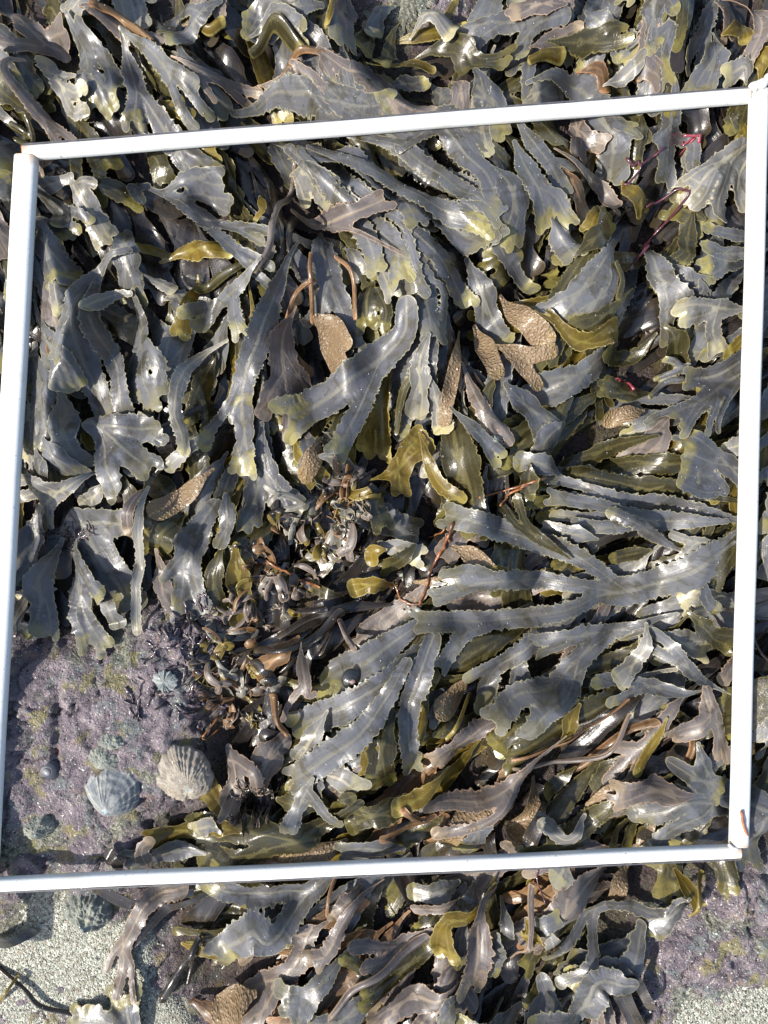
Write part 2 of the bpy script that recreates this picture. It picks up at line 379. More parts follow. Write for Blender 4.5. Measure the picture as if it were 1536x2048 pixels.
class Branch: pass
def build_branches(spec, r, serr, wav=1.0):
    """spec: list of (w0, w1, [(x,y)...]) in photo pixels"""
    out = []; keep = getattr(spec, 'keep', False); spec = list(spec)
    k0 = PXMM(); wmx = max(max(q[0], q[1]) for q in spec)
    for bi, (w0, w1, pts) in enumerate(spec):
        P = []
        for (x, y) in pts:
            z = .03
            for _ in range(2):
                X, Y = W(x, y, z); z = float(hs(H, np.array([X]), np.array([Y]))[0]) + .002
            P.append((X, Y))
        C = catmull(P, .002)
        b = Branch(); b.P = C; seg = np.linalg.norm(np.diff(C, axis=0), axis=1); b.s = np.concatenate([[0], np.cumsum(seg)]); b.L = b.s[-1]
        T = np.gradient(C, axis=0); T /= np.linalg.norm(T, axis=1)[:, None] + 1e-12; b.T = T
        t = b.s / b.L; wpx = w0 + (w1 - w0) * sstep(0, .75, t)
        if wmx >= 21:
            wpx = wpx * ((.86 if wmx > 30 else .95) if not keep else .97)
            if bi == 0: wpx = wpx * (.24 + .76 * sstep(0, .45, t)) if (wmx < 75 and not keep) else wpx * (.62 + .38 * sstep(0, .4, t))
            else: wpx = wpx * (.80 + .20 * sstep(0, .5, t))
        b.r = wpx * k0 * .5
        b.s0 = 0.0; b.par = None
        if bi > 0:
            best = 1e9
            for p in out:
                d = np.hypot(p.P[:, 0] - C[0, 0], p.P[:, 1] - C[0, 1]); i = int(d.argmin())
                if d[i] < best: best = d[i]; b.s0 = p.s0 + p.s[i]
        b.forks = 1
        out.append(b)
    # dichotomous fork of long simple blades
    for depth in (0, 1):
      new = []
      for b in out:
            rend = b.r[-1]; kids = any(q is not b and b.s0 <= q.s0 <= b.s0 + b.L and np.hypot(*(q.P[0] - b.P[-1])) < b.L * .4 for q in out)
            if serr and rend > .0046 and b.L > (.028, .026)[depth] and not kids and not keep and not getattr(b, 'cut', False) and r.random() < (.9, .6)[depth]:
                f = .38 + .22 * r.random(); i = int(np.searchsorted(b.s, f * b.L)); i = max(2, min(i, len(b.s) - 3)); d = b.T[i]; rem = b.P[i:] - b.P[i]; q0 = b.P[i].copy(); rm_ = b.r[i]; L2 = b.L - b.s[i]; s00 = b.s0 + b.s[i]
                for sg in (-1, 1):
                    a = sg * (.17 + .15 * r.random()); lf = .84 + .30 * r.random(); e = Branch(); t_ = np.linspace(0, 1, len(rem)); aa = a * (1.15 - .5 * t_)
                    e.P = q0 + np.stack([rem[:, 0] * np.cos(aa) - rem[:, 1] * np.sin(aa), rem[:, 0] * np.sin(aa) + rem[:, 1] * np.cos(aa)], 1) * lf
                    sg_ = np.linalg.norm(np.diff(e.P, axis=0), axis=1); e.s = np.concatenate([[0], np.cumsum(sg_)]); e.L = e.s[-1]; T = np.gradient(e.P, axis=0); e.T = T / (np.linalg.norm(T, axis=1)[:, None] + 1e-12)
                    e.r = np.maximum(rm_, rend * .95) * (.74 - .22 * sstep(0, .30, t_) + .16 * t_); e.s0 = s00; e.main = True; new.append(e)
                b.P = b.P[:i + 1]; b.s = b.s[:i + 1]; b.T = b.T[:i + 1]; b.r = b.r[:i + 1]; b.L = b.s[-1]; b.cut = True
      out = out + new
    # blunt double tips
    ext = []
    for b in out:
        rend = b.r[-1]
        if serr and rend > .0046 and b.L > .014 and not getattr(b, 'cut', False):
            d = b.T[-1]; nrm = np.array([-d[1], d[0]])
            for sg in (-1, 1):
                if r.random() < .12: continue
                e = Branch(); l = rend * (1.0 + .8 * r.random()); a = sg * (.16 + .22 * r.random())
                D = d * math.cos(a) + nrm * math.sin(a); start = b.P[-1] - d * rend * .55 + nrm * sg * rend * .42
                tt = np.linspace(0, 1, 6)[:, None]; e.P = start + D * l * tt; e.s = np.linspace(0, l, 6); e.L = l; e.T = np.repeat(D[None], 6, 0)
                e.r = rend * np.linspace(.52, .40 + .08 * r.random(), 6); e.s0 = b.s0 + b.L - rend * .55; e.main = False; ext.append(e)
            b.r = b.r * (1 - .30 * sstep(b.L - rend * 1.0, b.L, b.s))
    for b in out: b.main = True
    return out + ext

def eval_field(P, brs, prm):
    """returns f (m, >0 inside), z_rel, lateral, s, tt, ribdist(rel), weights blended"""
    n = len(P); NB_ = len(brs)
    f = np.full((NB_, n), -1.0); lat = np.zeros((NB_, n)); ss = np.zeros((NB_, n)); tt = np.zeros((NB_, n)); rr_ = np.ones((NB_, n)) * .01
    for k, b in enumerate(brs):
        rm = b.r.max() + .004
        m = (P[:, 0] > b.P[:, 0].min() - rm) & (P[:, 0] < b.P[:, 0].max() + rm) & (P[:, 1] > b.P[:, 1].min() - rm) & (P[:, 1] < b.P[:, 1].max() + rm)
        if not m.any(): continue
        q = P[m]; D2 = (q[:, 0][:, None] - b.P[:, 0][None]) ** 2 + (q[:, 1][:, None] - b.P[:, 1][None]) ** 2
        i = D2.argmin(1); dx = q - b.P[i]; t = b.T[i]; ds = (dx * t).sum(1); la = dx[:, 1] * t[:, 0] - dx[:, 0] * t[:, 1]
        last = len(b.s) - 1; inner = (i > 0) & (i < last); dsc = np.where(inner, 0, ds); d = np.hypot(la, np.where((i == 0) & (ds > 0), 0, np.where((i == last) & (ds < 0), 0, dsc)))
        s = np.clip(b.s[i] + ds, 0, b.L); r = np.interp(s, b.s, b.r)
        side = la > 0; sg = s + b.s0
        if prm['serr'] > 0:
            lam = prm['lam']; ph = sg / lam + np.where(side, prm['ph'], prm['ph2']) + .55 * np.sin(sg * 310 + prm['ph'] * 9) + .3 * np.sin(sg * 787 + prm['ph2'] * 5)
            fr_ = ph - np.floor(ph); hsh = np.abs(np.sin(np.floor(ph) * 12.9898 + 4.1 * side) * 43758.5) % 1
            saw = np.where(fr_ < .78, fr_ / .78, (1 - fr_) / .22)
            amp = prm['serr'] * (.25 + 1.0 * hsh) * np.minimum(1, r / .006)
            r = r + amp * (saw - .45)
        r = r * (1 + prm['wv'] * np.sin(sg * 95 + prm['ph'] * 7 + 2.1 * side) + prm['wv'] * .6 * np.sin(sg * 230 + prm['ph2'] * 7 + 1.3 * side))
        f[k, m] = r - d; lat[k, m] = la; ss[k, m] = sg; tt[k, m] = ((b.s0 + s) / ((b.s0 + b.L) if not getattr(b, 'cut', False) else prm['Lm'])) if b.main else .97; rr_[k, m] = np.maximum(r, .0015)
    F = f.max(0); k7 = .0007
    wgt = np.exp(np.clip((f - F[None]) / .0016, -30, 0)); wgt /= wgt.sum(0)[None]
    F = F + k7 * np.log(np.exp(np.clip((f - F[None]) / k7, -30, 0)).sum(0))
    u = np.clip(lat / rr_, -1.3, 1.3)
    Lm = prm['Lm']; sN = ss / Lm
    roll = prm['roll'] * np.cos(sN * prm['rollf'] + prm['ph'] * 6)
    z = prm['arch'] * np.sin(np.pi * np.clip(sN, 0, 1)) + prm['lift'] * np.clip(sN, 0, 1) ** 3
    z = z + lat * roll + np.abs(prm['roll']) * .0035
    z = z + prm['curl'] * u * u * rr_
    z = z + prm['ruf'] * (u ** 2) * np.sin(ss / prm['rlam'] * 6.283 + np.where(lat > 0, 0, prm['ph2'] * 6)) * (rr_ / .008)
    z = z + prm['und'] * (np.sin(ss * 110 + prm['ph'] * 20) + .4 * np.sin(ss * 230 + prm['ph2'] * 20))
    if prm['dome']: z = z + prm['dome'] * np.sqrt(np.clip(1 - u * u, 0, 1)) * rr_
    Z = (z * wgt).sum(0)
    LAT = (lat * wgt).sum(0); S = (ss * wgt).sum(0); TT = (tt * wgt).sum(0)
    mains = [k for k, b in enumerate(brs) if b.main]
    rd = np.where(f > -.002, np.abs(u), 9)[mains].min(0)
    rad = (rr_ * wgt).sum(0)
    return F, Z, LAT, S, TT, rd, rad

def make_frond(spec, sty, layer, seed, res=.00092, thick=.0007, over=False, extra_cap=None):
    """returns dict with blade & rib arrays (world coordinates); updates H"""
    global H
    r = np.random.default_rng(seed)
    wmax = max(max(s[0], s[1]) for s in spec); narrow = wmax < 21; lay_gap = layer < 8 and not narrow
    serr = 0 if (narrow or sty == 'd') else (.0027 if sty in 'gmpo' else .0018)
    if sty == 'b': serr = .0004
    brs = build_branches(spec, r, serr > .0005)
    Lm = max(b.s0 + b.L for b in brs)
    hN = float(hs(H, brs[0].P[:, 0], brs[0].P[:, 1]).mean())
    room = float(np.clip((.042 - hN) / .03, .15, 1))
    rl_ = r.normal(0, .30) if layer < 9 else r.normal(0, .16)
    prm = dict(serr=serr, lam=.0042 + .0024 * r.random(), ph=r.random(), ph2=r.random(), wv=.03 if sty != 'b' else .08, Lm=Lm,
               roll=float(np.clip(rl_, -.55, .55)) * (1 if not narrow else .3), rollf=1.0 + 2.5 * r.random(),
               arch=(.001 + (.004 + .0011 * layer) * r.random()) * room, lift=(r.random() - .25) * .004 * room, curl=r.normal(0, .20) if not narrow else -.2,
               ruf=(.0001 + .0011 * r.random() ** 2) * (1 if serr > 0 else .2), rlam=.016 + .018 * r.random(), und=.00018 if not narrow else .0001,
               dome=0.9 if narrow else (.04 if sty == 'b' else .0))
    if narrow: thick = .0012
    if wmax < 14: res = .0006
    allP = np.vstack([b.P for b in brs]); pad = wmax * PXMM() * .5 + .006
    x0, y0 = allP.min(0) - pad; x1, y1 = allP.max(0) + pad
    ang = r.random() * 1.5                          # the sampling grid is turned so it never lines up between fronds
    ca, sa = math.cos(ang), math.sin(ang); cx, cy = (x0 + x1) / 2, (y0 + y1) / 2; hw = math.hypot(x1 - x0, y1 - y0) / 2
    n = int(2 * hw / res) + 2; g = np.linspace(-hw, hw, n); A, B = np.meshgrid(g, g, indexing='ij')
    PX = cx + A * ca - B * sa; PY = cy + A * sa + B * ca
    P = np.stack([PX.ravel(), PY.ravel()], 1)
    pre = (P[:, 0] > x0) & (P[:, 0] < x1) & (P[:, 1] > y0) & (P[:, 1] < y1)
    F = np.full(len(P), -1.0); pi = np.where(pre)[0]
    ev = eval_field(P[pi], brs, prm); F[pi] = ev[0]
    ins = (F > 0).reshape(n, n)
    cell = ins[:-1, :-1] | ins[1:, :-1] | ins[1:, 1:] | ins[:-1, 1:]
    idx = np.arange(n * n).reshape(n, n)
    Q = np.stack([idx[:-1, :-1], idx[1:, :-1], idx[1:, 1:], idx[:-1, 1:]], -1)[cell]
    if len(Q) == 0: return None
    used = np.unique(Q); remap = np.full(n * n, -1); remap[used] = np.arange(len(used)); Q = remap[Q]
    p = P[used].copy(); fo = F[used]; out = fo <= 0; oi = np.where(out)[0]
    for _ in range(3):                               # project outer vertices on to the outline
        e = 1e-4; q = p[oi]
        f0 = eval_field(q, brs, prm)[0]; fx = eval_field(q + [e, 0], brs, prm)[0]; fy = eval_field(q + [0, e], brs, prm)[0]
        gvec = np.stack([fx - f0, fy - f0], 1) / e; gl = np.linalg.norm(gvec, axis=1) + 1e-6; st = np.clip(-f0 / gl, -.0007, .0011)
        p[oi] = q + gvec / gl[:, None] * st[:, None]
    F, Z, LAT, S, TT, rd, rad = eval_field(p, brs, prm)
    # lay it on what is already there
    i0 = max(0, int((p[:, 0].min() - X0) / GD) - 26); i1 = min(NX, int((p[:, 0].max() - X0) / GD) + 27)
    j0 = max(0, int((p[:, 1].min() - Y0) / GD) - 26); j1 = min(NY, int((p[:, 1].max() - Y0) / GD) + 27)
    i0 = min(i0, NX - 60); j0 = min(j0, NY - 60); i1 = max(i1, i0 + 60, 60); j1 = max(j1, j0 + 60, 60)
    Hw = H[i0:i1, j0:j1]
    base = blur(dil(Hw, 2), 4, 2); tight = blur(dil(Hw, 1), 1, 1)
    full = np.zeros_like(H); full[i0:i1, j0:j1] = base; zb = hs(full, p[:, 0], p[:, 1]); full[i0:i1, j0:j1] = tight; zt = hs(full, p[:, 0], p[:, 1])
    z = np.maximum(zb + Z * 1.0 + thick * .3 + (.0014 if lay_gap else .0003), zt + thick + .0003)
    if not over:
        c = hs(cap, p[:, 0], p[:, 1]); k = .0012; z = np.minimum(z, c) - k * np.log1p(np.exp(-np.abs(z - c) / k)) if True else z
    z = np.where(z > .050, .050 + (z - .050) * .45, z) if not over else z
    bot = np.full(len(p), thick)
    if sty == 'b': bot = thick + .0008 * np.clip(1 - (LAT / np.maximum(rad, .001)) ** 2, 0, 1)
    if narrow: bot = thick * .6 + 1.2 * rad * np.sqrt(np.clip(1 - (LAT / np.maximum(rad, .001)) ** 2, 0, 1))
    top = np.column_stack([p, z]); low = np.column_stack([p, z - bot])
    # update height map
    iu = np.clip(np.round((p[:, 0] - X0) / GD).astype(int), 0, NX - 1); jv = np.clip(np.round((p[:, 1] - Y0) / GD).astype(int), 0, NY - 1)
    np.maximum.at(H, (iu, jv), z)
    fr = np.column_stack([TT, F * 1000, np.exp(-(rd / .16) ** 2)])
    sd = r.random() * 10; fl = np.column_stack([LAT, S, np.full(len(p), sd)])
    # rim
    E = np.concatenate([Q[:, [0, 1]], Q[:, [1, 2]], Q[:, [2, 3]], Q[:, [3, 0]]]); key = np.sort(E, 1); kk = key[:, 0].astype(np.int64) * (len(p) + 1) + key[:, 1]
    _, inv, cnt = np.unique(kk, return_inverse=True, return_counts=True); BE = E[cnt[inv] == 1]
    nv = len(p); bu = np.unique(BE); rm = np.full(nv, -1); rm[bu] = np.arange(len(bu)); nb = len(bu)
    V = np.vstack([top, low, top[bu], low[bu]])
    Fq = np.vstack([Q, Q[:, ::-1] + nv, np.column_stack([2 * nv + rm[BE[:, 1]], 2 * nv + rm[BE[:, 0]], 2 * nv + nb + rm[BE[:, 0]], 2 * nv + nb + rm[BE[:, 1]]])])
    FR = np.vstack([fr, fr, fr[bu], fr[bu]]); FL = np.vstack([fl, fl, fl[bu], fl[bu]])
    res_ = dict(V=V, F=Fq, fr=FR, fl=FL, brs=brs, top=z.max(), sty=sty, area=len(Q) * res * res)
    # midrib
    if not narrow and sty != 'b':
        sg = .17; h = .00065 * np.minimum(1, rad / .008) * (1 - .75 * np.clip(TT, 0, 1) ** 1.5)
        bumpz = h * np.exp(-(rd / sg) ** 2) - .00010
        ok = (bumpz > -.00004) & (F > .0005); qq = Q[ok[Q].all(1)]
        if len(qq) > 8:                              # keep the one connected strip
            lab_ = np.full(nv, nv + 1); lab_[qq.ravel()] = qq.ravel()
            for _ in range(4000):
                m4 = lab_[qq].min(1); l2 = lab_.copy(); np.minimum.at(l2, qq.ravel(), np.repeat(m4, 4)); ok_ = l2 < nv; l2[ok_] = l2[l2[ok_]]
                if (l2 == lab_).all(): break
                lab_ = l2
            lq = lab_[qq[:, 0]]; v_, c_ = np.unique(lq, return_counts=True); qq = qq[lq == v_[c_.argmax()]]
            un = np.unique(qq); rmp = np.full(nv, -1); rmp[un] = np.arange(len(un))
            nb2 = len(un)
            res_['rib'] = (np.column_stack([p[un], z[un] + bumpz[un] + .00004]), rmp[qq], fr[un], fl[un])
            np.maximum.at(H, (iu[un], jv[un]), z[un] + bumpz[un])
    return res_

